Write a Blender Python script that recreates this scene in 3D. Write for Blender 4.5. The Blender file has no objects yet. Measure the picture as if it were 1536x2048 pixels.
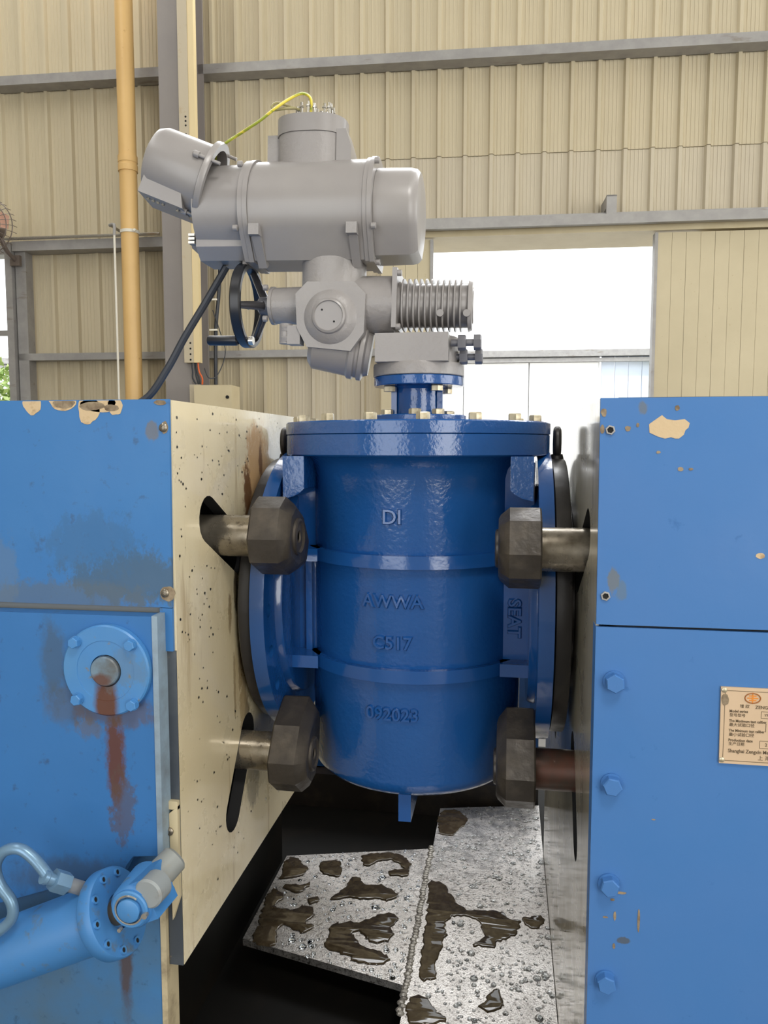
import bpy, bmesh, math, random
from math import sin, cos, pi, radians, sqrt
from mathutils import Vector, Matrix, geometry, noise as mnoise

S = bpy.context.scene
COL = S.collection
random.seed(7)

# ------------------------------------------------------------------ camera
cam = bpy.data.cameras.new('camera')
cam.sensor_fit = 'AUTO'; cam.sensor_width = 36.0; cam.lens = 1530.0 / 2048.0 * 36.0
cam.clip_start = 0.02; cam.clip_end = 300
co = bpy.data.objects.new('camera', cam); COL.objects.link(co)
co.location = (0, 0, 1.45)
co.rotation_euler = (radians(90 - 4.88), 0, radians(9.18))
S.camera = co

# ------------------------------------------------------------------ world, lights, exposure
w = bpy.data.worlds.new('overcast_sky'); S.world = w; w.use_nodes = True
bg = w.node_tree.nodes['Background']
bg.inputs[0].default_value = (0.93, 0.97, 1.0, 1); bg.inputs[1].default_value = 2.8
S.view_settings.view_transform = 'Standard'; S.view_settings.look = 'None'
S.view_settings.gamma = 1.0; S.view_settings.use_curve_mapping = False
S.view_settings.exposure = -0.22
try:
    S.cycles.max_bounces = 8; S.cycles.diffuse_bounces = 4; S.cycles.glossy_bounces = 4
    S.cycles.caustics_reflective = False; S.cycles.caustics_refractive = False
    S.cycles.sample_clamp_indirect = 6.0
except Exception:
    pass

def area(name, loc, rot, sx, sy, power, col=(1, 1, 1), portal=False):
    l = bpy.data.lights.new(name, 'AREA'); l.shape = 'RECTANGLE'; l.size = sx; l.size_y = sy
    l.energy = power; l.color = col
    if portal: l.cycles.is_portal = True
    o = bpy.data.objects.new(name, l); COL.objects.link(o)
    o.location = loc; o.rotation_euler = rot
    return o
# daylight through the wide gate behind the photographer, the side gate, the roof lights, the high window band; one added lamp lighting the panel tops more than their feet
area('gate_daylight', (-2.3, -4.9, 2.15), (radians(90), 0, 0), 3.2, 4.3, 66, (1.0, 0.98, 0.95))
area('gate_daylight', (4.2, -4.9, 2.15), (radians(90), 0, 0), 3.6, 4.3, 210, (1.0, 0.95, 0.86))
area('side_daylight', (6.9, 1.0, 2.6), (radians(90), 0, radians(90)), 4.5, 3.2, 170, (1.0, 0.96, 0.88))
area('roof_light', (-3.6, 1.0, 7.35), (0, 0, 0), 1.2, 9.0, 210, (1.0, 0.98, 0.95))
area('roof_light', (3.0, 1.0, 7.35), (0, 0, 0), 1.2, 9.0, 85, (1.0, 0.98, 0.95))
area('high_window_daylight', (0.0, 5.75, 6.3), (radians(-75), 0, radians(2.58)), 8.0, 1.9, 520, (0.97, 0.98, 1.0))
area('added_high_lamp', (0.9, -0.9, 4.6), (radians(22), 0, radians(8)), 0.9, 0.9, 80, (1.0, 0.97, 0.92))
area('door_daylight', (0.65, 6.35, 1.5), (radians(-90), 0, radians(2.58)), 1.6, 2.9, 1, portal=True)
sun = bpy.data.lights.new('sun', 'SUN'); sun.energy = 3.0; sun.angle = radians(3)
so = bpy.data.objects.new('sun', sun); COL.objects.link(so)
so.rotation_euler = (radians(28), 0, radians(20))

# ------------------------------------------------------------------ helpers
WL = {}
def V(*a): return Vector(a if len(a) > 1 else a[0])

class B:
    def __init__(s): s.bm = bmesh.new()
    def add(s, vs, fs):
        v = [s.bm.verts.new(p) for p in vs]
        for f in fs:
            try: s.bm.faces.new([v[i] for i in f])
            except ValueError: pass
        return v
    def _bev(s, vs, bev, seg=2):
        if bev > 0:
            es = set(e for v in vs for e in v.link_edges if e.is_manifold and e.calc_face_angle(0) > radians(28))
            bmesh.ops.bevel(s.bm, geom=list(es), offset=bev, segments=seg, profile=0.5, affect='EDGES', clamp_overlap=True)
    def box(s, x0, x1, y0, y1, z0, z1, bev=0, m=None, seg=2):
        vs = [(x, y, z) for x in (x0, x1) for y in (y0, y1) for z in (z0, z1)]
        if m: vs = [m @ Vector(v) for v in vs]
        v = s.add(vs, [(0, 1, 3, 2), (4, 6, 7, 5), (0, 4, 5, 1), (2, 3, 7, 6), (0, 2, 6, 4), (1, 5, 7, 3)])
        s._bev(v, bev, seg); return s
    def lathe(s, o, ax, prof, seg=40, ring=False):
        o = Vector(o); ax = Vector(ax).normalized()
        a = ax.orthogonal().normalized()
        if abs(ax.z) > .99: a = Vector((1, 0, 0))
        b = ax.cross(a)
        rings = []
        for t, r in prof:
            if r < 1e-6: rings.append([s.bm.verts.new(o + ax * t)])
            else:
                rings.append([s.bm.verts.new(o + ax * t + (a * cos(2 * pi * k / seg) + b * sin(2 * pi * k / seg)) * r) for k in range(seg)])
        for i in range(len(rings) - 1):
            p, q = rings[i], rings[i + 1]
            for k in range(seg):
                k2 = (k + 1) % seg
                if len(p) == 1 and len(q) == 1: continue
                if len(p) == 1: s.bm.faces.new((p[0], q[k], q[k2]))
                elif len(q) == 1: s.bm.faces.new((p[k], q[0], p[k2]))
                else: s.bm.faces.new((p[k], q[k], q[k2], p[k2]))
        if ring:
            p, q = rings[-1], rings[0]
            for k in range(seg): s.bm.faces.new((p[k], q[k], q[(k + 1) % seg], p[(k + 1) % seg]))
            return s
        if len(rings[0]) > 1: s.bm.faces.new(rings[0])
        if len(rings[-1]) > 1: s.bm.faces.new(list(reversed(rings[-1])))
        return s
    def cyl(s, p0, p1, r0, r1=None, seg=24, ch=0):
        p0, p1 = Vector(p0), Vector(p1); L = (p1 - p0).length
        r1 = r0 if r1 is None else r1
        pr = [(0, r0), (L, r1)] if not ch else [(0, r0 - ch), (ch, r0), (L - ch, r1), (L, r1 - ch)]
        return s.lathe(p0, p1 - p0, pr, seg)
    def tube(s, pts, r, seg=10, res=6, closed=False):
        P = [Vector(p) for p in pts]; n = len(P); out = []
        if n > 2 and res > 1:
            rng = range(n if closed else n - 1)
            for i in rng:
                if closed: a, b, c, d = P[(i - 1) % n], P[i], P[(i + 1) % n], P[(i + 2) % n]
                else: a, b, c, d = P[max(i - 1, 0)], P[i], P[i + 1], P[min(i + 2, n - 1)]
                for k in range(res):
                    t = k / res
                    out.append(.5 * ((2 * b) + (c - a) * t + (2 * a - 5 * b + 4 * c - d) * t * t + (3 * b - a - 3 * c + d) * t ** 3))
            if not closed: out.append(P[-1])
        else: out = P
        m = len(out); rings = []; up = None
        for i, p in enumerate(out):
            if closed: tg = out[(i + 1) % m] - out[i - 1]
            else: tg = out[min(i + 1, m - 1)] - out[max(i - 1, 0)]
            tg.normalize()
            if up is None: up = tg.orthogonal().normalized()
            up = (up - tg * up.dot(tg)).normalized(); sd = tg.cross(up)
            rings.append([s.bm.verts.new(p + (up * cos(2 * pi * k / seg) + sd * sin(2 * pi * k / seg)) * r) for k in range(seg)])
        for i in range(m if closed else m - 1):
            p, q = rings[i], rings[(i + 1) % m]
            for k in range(seg):
                s.bm.faces.new((p[k], q[k], q[(k + 1) % seg], p[(k + 1) % seg]))
        if not closed:
            s.bm.faces.new(rings[0]); s.bm.faces.new(list(reversed(rings[-1])))
        return s
    def prism(s, poly, f0, f1, holes=(), bev=0, bevf=None):
        """solid between f0(p) and f1(p) of a 2-D outline, with holes"""
        loops = [list(poly)] + [list(h) for h in holes]
        flat = [p for l in loops for p in l]
        v0 = [s.bm.verts.new(f0(p)) for p in flat]; v1 = [s.bm.verts.new(f1(p)) for p in flat]
        if holes:
            tris = geometry.tessellate_polygon([[Vector((p[0], p[1], 0)) for p in l] for l in loops])
            for t in tris:
                try:
                    s.bm.faces.new([v0[i] for i in t]); s.bm.faces.new([v1[i] for i in reversed(t)])
                except ValueError: pass
        else:
            s.bm.faces.new(v0); s.bm.faces.new(list(reversed(v1)))
        k = 0
        for l in loops:
            n = len(l)
            for i in range(n):
                a, b = k + i, k + (i + 1) % n
                try: s.bm.faces.new((v0[a], v0[b], v1[b], v1[a]))
                except ValueError: pass
            k += n
        if bev: s._bev(v0 + v1, bev)
        return s
    def hexa(s, p0, p1, r, ch=True):
        p0, p1 = Vector(p0), Vector(p1); L = (p1 - p0).length
        pr = [(0, r), (L * .85, r), (L, r * .88)] if ch else [(0, r), (L, r)]
        return s.lathe(p0, p1 - p0, pr, 6)
    def text(s, body, size, depth, fn, align='CENTER', bold=0.0, shear=0.0, sx=1.0, slope=0.0):
        cu = bpy.data.curves.new('t', 'FONT'); cu.body = body; cu.size = size; cu.extrude = 0.5
        cu.align_x = align; cu.align_y = 'CENTER'; cu.resolution_u = 3; cu.offset = bold; cu.shear = shear
        if slope: cu.bevel_depth = slope; cu.bevel_resolution = 0
        ob = bpy.data.objects.new('t', cu); COL.objects.link(ob)
        bpy.context.view_layer.update()
        me = bpy.data.meshes.new_from_object(ob.evaluated_get(bpy.context.evaluated_depsgraph_get()))
        vs = [fn(v.co.x * sx, v.co.y, (depth if v.co.z > .5 + slope * .5 else depth * .12 if slope else depth) if v.co.z > 0 else 0.0) for v in me.vertices]
        s.add(vs, [tuple(p.vertices) for p in me.polygons])
        bpy.data.objects.remove(ob); bpy.data.curves.remove(cu); bpy.data.meshes.remove(me)
        return s
    def mesh(s, name, mat, off=(0, 0, 0), xf=None, ang=35):
        bm = s.bm
        if xf:
            for v in bm.verts: v.co = xf(v.co)
        off = Vector(off)
        for v in bm.verts: v.co -= off
        bmesh.ops.recalc_face_normals(bm, faces=bm.faces[:])
        lim = radians(ang)
        for f in bm.faces: f.smooth = True
        for e in bm.edges:
            if len(e.link_faces) != 2 or e.calc_face_angle(0) > lim: e.smooth = False
        me = bpy.data.meshes.new(name); bm.to_mesh(me); bm.free(); me.materials.append(mat)
        return me
    def build(s, name, mat, parent=None, xf=None, ang=35, label=None, loc=None, walls=None):
        off = WL[parent] if parent else Vector(loc or (0, 0, 0))
        me = s.mesh(name, mat, off, xf, ang)
        if walls:                       # cut faces inside the slots
            me.materials.append(walls)
            for p in me.polygons:
                if abs(p.normal.x) < .3 and abs(p.center.y + off.y - 1.70) < .5 and -.42 < p.center.z + off.z - 1.04 < .36: p.material_index = 1
        o = bpy.data.objects.new(name, me); COL.objects.link(o)
        if parent: o.parent = parent; WL[o] = WL[parent]
        else: o.location = off; WL[o] = off
        if label: o['label'] = label
        return o

def inst(me, name, parent, loc, rot=None, scale=None):
    o = bpy.data.objects.new(name, me); COL.objects.link(o); o.parent = parent
    o.location = Vector(loc) - WL[parent]; WL[o] = Vector(loc)
    if rot: o.rotation_euler = rot
    if scale: o.scale = scale
    return o
def thing(name, label, cat, loc, group=None):
    o = bpy.data.objects.new(name, None); COL.objects.link(o); o.location = loc; o.empty_display_size = .05
    WL[o] = Vector(loc); o['label'] = label; o['category'] = cat
    if group: o['group'] = group
    return o
def tag(o, label, cat, group=None, kind=None):
    o['label'] = label; o['category'] = cat
    if group: o['group'] = group
    if kind: o['kind'] = kind
    return o
def struct(o, label=None, cat=None):
    o['kind'] = 'structure'
    if label: o['label'] = label
    if cat: o['category'] = cat
    return o

def srgb(r, g, b):
    f = lambda c: (c / 255 / 12.92) if c / 255 <= .04045 else ((c / 255 + .055) / 1.055) ** 2.4
    return (f(r), f(g), f(b), 1)

# ------------------------------------------------------------------ materials
def mat(name, col, rough=.5, metal=0., spec=.5, coat=0., var=None, bump=None, bump2=None, stains=(), off=(0, 0, 0), rvar=None, emit=None, trans=0):
    """var/rvar/bump: (scale, amount, stretch xyz)   stains: (centre, radii, colour, strength, noise)"""
    m = bpy.data.materials.new(name); m.use_nodes = True
    nt = m.node_tree; N = nt.nodes; L = nt.links
    p = N['Principled BSDF']
    p.inputs['Roughness'].default_value = rough; p.inputs['Metallic'].default_value = metal
    p.inputs['Specular IOR Level'].default_value = spec; p.inputs['Coat Weight'].default_value = coat
    p.inputs['Coat Roughness'].default_value = .08
    p.inputs['Transmission Weight'].default_value = trans
    tc = N.new('ShaderNodeTexCoord'); src = tc.outputs['Object']
    def nz(scale, st=(1, 1, 1), det=6, rg=.6):
        mp = N.new('ShaderNodeMapping'); mp.inputs['Scale'].default_value = st
        n = N.new('ShaderNodeTexNoise'); n.inputs['Scale'].default_value = scale
        n.inputs['Detail'].default_value = det; n.inputs['Roughness'].default_value = rg
        L.new(src, mp.inputs[0]); L.new(mp.outputs[0], n.inputs['Vector']); return n.outputs['Fac']
    def mix(a, b, fac):
        x = N.new('ShaderNodeMix'); x.data_type = 'RGBA'
        for v, k in ((a, 6), (b, 7)):
            if isinstance(v, tuple): x.inputs[k].default_value = v
            else: L.new(v, x.inputs[k])
        L.new(fac, x.inputs[0]); return x.outputs[2]
    def ramp(v, lo, hi, a=0., b=1.):
        r = N.new('ShaderNodeMapRange'); r.inputs[1].default_value = lo; r.inputs[2].default_value = hi
        r.inputs[3].default_value = a; r.inputs[4].default_value = b; L.new(v, r.inputs[0]); return r.outputs[0]
    def math_(op, a, b):
        x = N.new('ShaderNodeMath'); x.operation = op
        for i, v in enumerate((a, b)):
            if isinstance(v, (int, float)): x.inputs[i].default_value = v
            else: L.new(v, x.inputs[i])
        return x.outputs[0]
    c = tuple(col); c = c if len(c) == 4 else c + (1,)
    cur = c
    vs = var if isinstance(var, list) else ([var] if var else [])
    for vv in vs:      # (scale, colour2, lo, hi, stretch)
        cur = mix(cur, vv[1], ramp(nz(vv[0], vv[4] if len(vv) > 4 else (1, 1, 1)), vv[2], vv[3]))
    for ctr, rad, sc, stg, na in stains:
        mp = N.new('ShaderNodeMapping')
        mp.vector_type = 'POINT'
        ir = [1 / r for r in rad]
        mp.inputs['Scale'].default_value = ir
        mp.inputs['Location'].default_value = [-(ctr[i] - off[i]) * ir[i] for i in range(3)]
        L.new(src, mp.inputs[0])
        ln = N.new('ShaderNodeVectorMath'); ln.operation = 'LENGTH'; L.new(mp.outputs[0], ln.inputs[0])
        d = math_('SUBTRACT', 1.0, ln.outputs['Value'])
        d2 = math_('ADD', math_('MULTIPLY', d, 1.5), math_('MULTIPLY', math_('SUBTRACT', nz(55, (1, 1, .6), 10, .75), .5), na * 1.9))
        cur = mix(cur, sc, math_('MULTIPLY', ramp(d2, .08, .75 if na < 1.3 else .5), stg))
    if isinstance(cur, tuple): p.inputs['Base Color'].default_value = cur
    else: L.new(cur, p.inputs['Base Color'])
    if rvar: L.new(ramp(nz(rvar[0], rvar[3] if len(rvar) > 3 else (1, 1, 1)), .35, .65, rvar[1], rvar[2]), p.inputs['Roughness'])
    nrm = None
    for bb in (bump, bump2):
        if bb:
            b = N.new('ShaderNodeBump'); b.inputs['Strength'].default_value = bb[1]; b.inputs['Distance'].default_value = bb[2]
            L.new(nz(bb[0], bb[3] if len(bb) > 3 else (1, 1, 1), 4, .5), b.inputs['Height'])
            if nrm: L.new(nrm, b.inputs['Normal'])
            nrm = b.outputs[0]
    if nrm: L.new(nrm, p.inputs['Normal'])
    if emit:
        p.inputs['Emission Color'].default_value = emit[0]; p.inputs['Emission Strength'].default_value = emit[1]
    return m

GRIME = srgb(70, 72, 74); RUST = srgb(90, 56, 43)
VALVE = mat('valve_blue_enamel', srgb(24, 74, 136), .13, spec=.7, bump=(95, .28, .0035), bump2=(9, .05, .006), var=(7, srgb(28, 80, 142), .3, .7))
VALVE_S = mat('valve_blue_smooth', srgb(24, 74, 136), .13, spec=.7, bump=(60, .14, .003))
GREY_C = mat('cast_grey_paint', srgb(150, 146, 144), .34, bump=(130, .4, .003), var=(6, srgb(142, 138, 137), .35, .65))
GREY_S = mat('smooth_grey_paint', srgb(148, 144, 142), .30, bump=(420, .08, .001), var=(5, srgb(141, 137, 136), .35, .65))
GREY_D = mat('dark_grey_paint', srgb(105, 105, 110), .35)
IRON = mat('blackened_iron', srgb(62, 57, 52), .42, metal=.35, var=(22, srgb(86, 79, 70), .45, .75), bump=(70, .35, .003), rvar=(18, .3, .6))
STEEL = mat('oily_steel', srgb(150, 142, 128), .28, metal=.75, var=[(14, srgb(92, 84, 72), .45, .7), (60, srgb(60, 52, 44), .6, .75)], rvar=(20, .18, .45), bump=(90, .12, .002))
STEEL2 = mat('bright_steel', srgb(190, 186, 178), .25, metal=.8)
ZINC = mat('zinc_bolt', srgb(200, 190, 165), .35, metal=.55, var=(40, srgb(150, 138, 112), .45, .7))
BLACKS = mat('black_seal_steel', srgb(44, 42, 42), .42, metal=.2, var=(15, srgb(66, 62, 60), .45, .75, (1, 1, .3)), bump=(50, .2, .003), rvar=(12, .25, .55))
BLACKP = mat('black_plastic', srgb(30, 31, 36), .3)
RUBBER = mat('black_rubber', srgb(38, 40, 44), .5)
PIT = mat('oily_pit_shade_steel', srgb(17, 16, 14), .6, spec=.15, var=(6, srgb(30, 25, 20), .5, .8))  # oily steel with the darkness of pit and cabinet put into its colour
HOLE = mat('dark_hole', srgb(14, 14, 16), .8)
BLUEKNOB = mat('blue_knob', srgb(30, 80, 170), .35)
LOFF = (-1.0, 1.8, 0); ROFF = (.75, 1.8, 0)
PAINT_L = dict(rough=.45, spec=.3, bump=(35, .10, .004), bump2=(4, .12, .02), rvar=(5, .33, .55))
MB = srgb(56, 112, 172)
BLUE_LU = mat('worn_blue_paint_upper', MB, var=[(3, srgb(64, 120, 178), .3, .7), (45, srgb(60, 98, 142), .62, .72)], off=LOFF, stains=[
    ((-.60, 1.15, 1.235), (.13, .2, .055), srgb(72, 92, 108), .75, 2.2), ((-.72, 1.15, 1.20), (.20, .2, .035), srgb(88, 100, 110), .6, 1.8),
    ((-.67, 1.15, 1.29), (.10, .2, .06), srgb(60, 100, 140), .5, 2.4), ((-.83, 1.15, 1.24), (.03, .2, .07), srgb(104, 116, 124), .35, 1.8),
    ((-.56, 1.15, 1.475), (.012, .2, .02), srgb(110, 105, 95), .7, 1.5)], **PAINT_L)
BLUE_LL = mat('worn_blue_paint_lower', MB, var=[(3, srgb(54, 108, 166), .3, .7), (50, srgb(54, 88, 130), .62, .74)], off=LOFF, stains=[
    ((-.626, 1.1, .945), (.022, .2, .115), RUST, .95, 1.2), ((-.616, 1.1, .86), (.024, .2, .075), srgb(86, 72, 66), .6, 2.6),
    ((-.705, 1.1, 1.03), (.06, .2, .05), srgb(84, 84, 84), .5, 1.2), ((-.73, 1.1, 1.10), (.03, .2, .09), srgb(70, 84, 96), .6, 1.2),
    ((-.62, 1.1, 1.02), (.09, .2, .03), srgb(94, 76, 64), .55, 1.4), ((-.67, 1.1, .99), (.03, .2, .02), srgb(96, 88, 80), .5, 1.8),
    ((-.70, 1.1, .73), (.16, .2, .05), srgb(62, 74, 88), .6, 1.0)], **PAINT_L)
BLUE_LA = mat('worn_blue_paint_apron', srgb(66, 124, 180), var=[(4, srgb(84, 110, 130), .35, .7), (50, srgb(60, 90, 120), .6, .74)], off=LOFF, stains=[
    ((-.632, 1.15, .60), (.016, .3, .16), srgb(84, 66, 56), .85, .8), ((-.585, 1.15, .70), (.05, .3, .06), srgb(80, 82, 84), .7, 1.2),
    ((-.59, 1.15, .50), (.03, .3, .03), srgb(70, 118, 168), .7, 1.0)], **PAINT_L)
BLUE_F = mat('worn_blue_paint_fitting', srgb(76, 132, 184), .38, off=LOFF, var=[(9, srgb(66, 128, 190), .35, .7), (60, srgb(120, 116, 104), .64, .74)], bump=(40, .12, .003), stains=[
    ((-.632, 1.1, 1.038), (.026, .1, .075), RUST, 1., .5), ((-.606, 1.1, 1.093), (.05, .1, .04), srgb(96, 110, 116), .35, 2.)])
BLUE_C = mat('dusty_blue_cylinder', srgb(66, 122, 178), .42, off=LOFF, var=[(8, srgb(62, 124, 186), .35, .7), (40, srgb(92, 104, 112), .58, .72)], bump=(40, .12, .003), stains=[
    ((-.575, 1.02, .715), (.03, .1, .055), srgb(132, 124, 112), .9, 1.8), ((-.60, 1.02, .765), (.02, .1, .03), srgb(132, 124, 112), .8, 1.8), ((-.56, 1.0, .655), (.05, .1, .02), srgb(136, 130, 120), .7, 1.6),
    ((-.75, 1.05, .73), (.11, .2, .025), srgb(112, 104, 94), .8, 1.)])
BLUE_R = mat('blue_paint_right', srgb(62, 114, 174), var=[(2.2, srgb(72, 116, 174), .3, .7), (30, srgb(54, 102, 160), .66, .74)], off=ROFF, stains=[
    ((.155, 1.15, 1.255), (.010, .2, .022), srgb(106, 110, 108), .8, 1.8), ((.167, 1.15, 1.238), (.008, .2, .02), srgb(96, 112, 120), .6, 1.8),
    ((.19, 1.15, 1.505), (.008, .2, .012), srgb(104, 108, 104), .7, 1.5), ((.185, 1.15, .70), (.012, .2, .006), srgb(80, 82, 80), .8, 1.6)], **PAINT_L)
CREAM_L = mat('lit_worn_cream_steel', srgb(232, 219, 186), .30, coat=.7, off=LOFF, var=[(5, srgb(226, 210, 172), .35, .7, (1, 1, .5)), (26, srgb(176, 152, 108), .60, .76, (1, 1, .12)), (34, srgb(96, 76, 52), .70, .76, (1, 1, .10))],  # left plate's stronger light is put into this paler cream
    bump=(160, .10, .002), rvar=(9, .2, .45), stains=[
    ((-.53, 1.58, 1.38), (.1, .10, .14), srgb(196, 146, 88), .75, 1.4), ((-.53, 1.515, 1.345), (.1, .030, .075), srgb(104, 66, 34), .9, 2.0), ((-.53, 1.60, 1.42), (.1, .014, .05), srgb(112, 72, 36), .9, 1.6),
    ((-.53, 1.435, 1.165), (.1, .014, .06), srgb(70, 54, 38), .9, 1.4), ((-.53, 1.40, 1.13), (.1, .010, .05), srgb(110, 84, 50), .8, 1.6), ((-.53, 1.455, 1.03), (.1, .016, .12), srgb(116, 82, 42), .9, 2.2), ((-.53, 1.42, .98), (.1, .008, .08), srgb(116, 86, 48), .8, 1.8),
    ((-.53, 1.47, .93), (.1, .030, .10), srgb(146, 118, 76), .8, 2.2), ((-.53, 1.49, .88), (.1, .02, .06), srgb(90, 72, 48), .8, 2.0), ((-.53, 1.52, .74), (.1, .05, .07), srgb(150, 140, 116), .7, 1.6),
    ((-.53, 1.30, .9), (.1, .25, .35), srgb(208, 190, 148), .4, 1.5)])
CREAM_R = mat('shaded_wet_cream_steel', srgb(190, 184, 164), .36, coat=.8, off=ROFF, var=[(6, srgb(170, 162, 144), .35, .7, (1, 1, .3)), (24, srgb(110, 102, 90), .6, .76, (1, 1, .12))], bump=(150, .12, .002), rvar=(9, .22, .45))  # same cream paint, darkened for the shade on the right plate
CREAM_P = mat('cream_paint', srgb(206, 192, 158), .5, var=(4, srgb(192, 176, 140), .4, .75))
EDGE = mat('worn_dark_edge', srgb(66, 72, 80), .45, metal=.2, var=[(12, srgb(86, 92, 98), .4, .7), (26, srgb(176, 140, 84), .66, .72)])
CHIP = mat('bare_primer', srgb(200, 176, 140), .7, var=(40, srgb(150, 120, 84), .55, .75), bump=(120, .3, .002))
CHIPD = mat('scraped_primer', srgb(150, 134, 110), .7, var=(60, srgb(96, 78, 58), .4, .7))
BRASS = mat('nameplate_metal', srgb(204, 178, 148), .5, metal=.1, var=(8, srgb(196, 170, 140), .35, .7))
INK = mat('etched_ink', srgb(96, 80, 58), .6)
ORANGE = mat('orange_enamel', srgb(214, 132, 40), .5)
PLATE = mat('wet_scoured_steel', srgb(214, 211, 208), .36, metal=.9, off=(0, 0, 0), var=[(3.5, srgb(186, 182, 178), .35, .65), (90, srgb(104, 98, 94), .54, .68), (300, srgb(96, 92, 88), .52, .66)], bump=(260, .35, .003), bump2=(55, .15, .003), rvar=(30, .30, .50))
WATER = mat('dark_reflection_water', srgb(64, 54, 40), .05, spec=.5, var=(40, srgb(80, 70, 54), .45, .6))  # brown base stands for the dark roof mirrored in the puddles
DROP = mat('water_drop', (.9, .95, .98, 1), .02, trans=1.0)
WELD = mat('weld_bead', srgb(150, 146, 138), .35, metal=.5, bump=(160, .6, .004), var=(60, srgb(80, 74, 66), .5, .7))
WALLC = mat('cream_wall_sheet', srgb(203, 191, 163), .55, spec=.3, var=[(1.2, srgb(196, 185, 159), .35, .65, (1, 1, .3)), (14, srgb(193, 180, 150), .6, .8, (1, 1, .06))])
WALLD = mat('faded_wall_sheet', srgb(202, 192, 170), .55, spec=.3, var=[(1.2, srgb(194, 184, 164), .35, .65, (1, 1, .3)), (14, srgb(188, 176, 152), .6, .8, (1, 1, .06))])
DOORC = mat('cream_door_panel', srgb(206, 194, 164), .5, spec=.3, var=[(2, srgb(198, 186, 156), .35, .65), (30, srgb(184, 166, 130), .66, .75)])
GALV = mat('galvanised_girt', srgb(164, 162, 160), .5, metal=.25, var=[(9, srgb(150, 148, 147), .35, .65), (14, srgb(130, 122, 112), .62, .72, (.2, 1, 1))])
COLM = mat('grey_column_paint', srgb(146, 140, 136), .5, var=(2, srgb(138, 132, 130), .35, .65))
PVC = mat('tan_drain_pipe', srgb(224, 186, 124), .4, var=[(2, srgb(216, 178, 118), .35, .65), (24, srgb(180, 134, 74), .66, .74)])
WHITEP = mat('white_plastic', srgb(226, 222, 210), .4)
TRUNK = mat('beige_trunking', srgb(192, 180, 156), .5, var=(10, srgb(180, 160, 126), .6, .75))
TRUNKL = mat('cream_trunking_lid', srgb(226, 206, 160), .45)
CABLE = mat('black_cable', srgb(40, 44, 52), .45)
YELLOW = mat('yellow_green_wire', srgb(212, 194, 60), .4, var=(30, srgb(150, 160, 50), .5, .52, (.3, 1, 1)))
ORNG = mat('orange_wire', srgb(214, 96, 40), .4)
FANM = mat('fan_wire', srgb(120, 110, 104), .4, metal=.5)
FANB = mat('fan_blade', srgb(218, 172, 150), .4)
WHITEB = mat('white_facade', srgb(244, 244, 244), .7)
BLUES = mat('pale_blue_siding', srgb(206, 216, 232), .6)
LEAFM = mat('pale_leaf', srgb(120, 150, 70), .6, var=(3, srgb(160, 176, 110), .4, .6))
BARK = mat('bark', srgb(90, 74, 58), .8)
CONC = mat('concrete_floor', srgb(126, 122, 116), .6, var=(2, srgb(108, 104, 99), .35, .65))
CEIL = mat('roof_sheet', srgb(150, 148, 142), .6)
SIDEW = mat('plain_wall_sheet', srgb(176, 168, 146), .6)
GROUND = mat('yard_concrete', srgb(200, 196, 188), .8)

# ------------------------------------------------------------------ the hall
HA = radians(-2.58)
def WX(v):                                  # wall frame (along, out, up) -> world
    u, d, z = v
    return Vector((u * cos(HA) + d * sin(HA), -u * sin(HA) + d * cos(HA), z))
def walled(b, name, m, parent=None, **k): return b.build(name, m, parent, xf=WX, **k)

fl = B().box(-9, 7, -5, 7.2, -.12, 0).build('floor', CONC); struct(fl)
ce = B().box(-9, 7.2, -5.2, 7.4, 7.5, 7.6).build('ceiling', CEIL); struct(ce)
wlft = B().box(-9.1, -9, -5, 7.4, 0, 7.5).build('wall_left', SIDEW); struct(wlft)
b = B(); b.box(7.1, 7.2, -5, -1.4, 0, 7.5); b.box(7.1, 7.2, 3.4, 7.4, 0, 7.5); b.box(7.1, 7.2, -1.4, 3.4, 4.3, 7.5)
struct(b.build('wall_right', SIDEW))
b = B(); b.box(-9, -4.0, -5.2, -5.1, 0, 7.5); b.box(-.6, 2.3, -5.2, -5.1, 0, 7.5); b.box(6.1, 7.1, -5.2, -5.1, 0, 7.5); b.box(2.3, 6.1, -5.2, -5.1, 4.4, 7.5); b.box(-4.0, -.6, -5.2, -5.1, 4.4, 7.5)
struct(b.build('wall_front', SIDEW))

# back wall made of ribbed sheets
wall = bpy.data.objects.new('wall_back', None); COL.objects.link(wall); wall.location = WX((-1, 6.05, 0)); WL[wall] = wall.location.copy()
struct(wall)
PITCH = .1955
def sheet(u0, n, z0, z1, m, d=0.0):
    d += .003 * (round(u0 / PITCH / 4 + 50) % 2)
    prof = []
    for k in range(n):
        a = u0 + k * PITCH
        prof += [(a + .008, 0), (a + .020, -.030), (a + .044, -.030), (a + .056, 0)]
        for j in range(4):
            c = a + .054 + .0285 * (j + 1) - .004
            prof += [(c - .0055, 0), (c - .0035, -.003), (c + .0035, -.003), (c + .0055, 0)]
    e = u0 + n * PITCH
    outl = [(u0, 0)] + prof + [(e + .004, 0), (e + .004, .05), (u0, .05)]
    b = B(); b.prism(outl, lambda p: (p[0], 6.02 + d + p[1], z0), lambda p: (p[0], 6.02 + d + p[1], z1))
    return walled(b, 'wall_sheet', m, wall)
U0 = -2.067 - 9 * PITCH
zs = []
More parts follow.
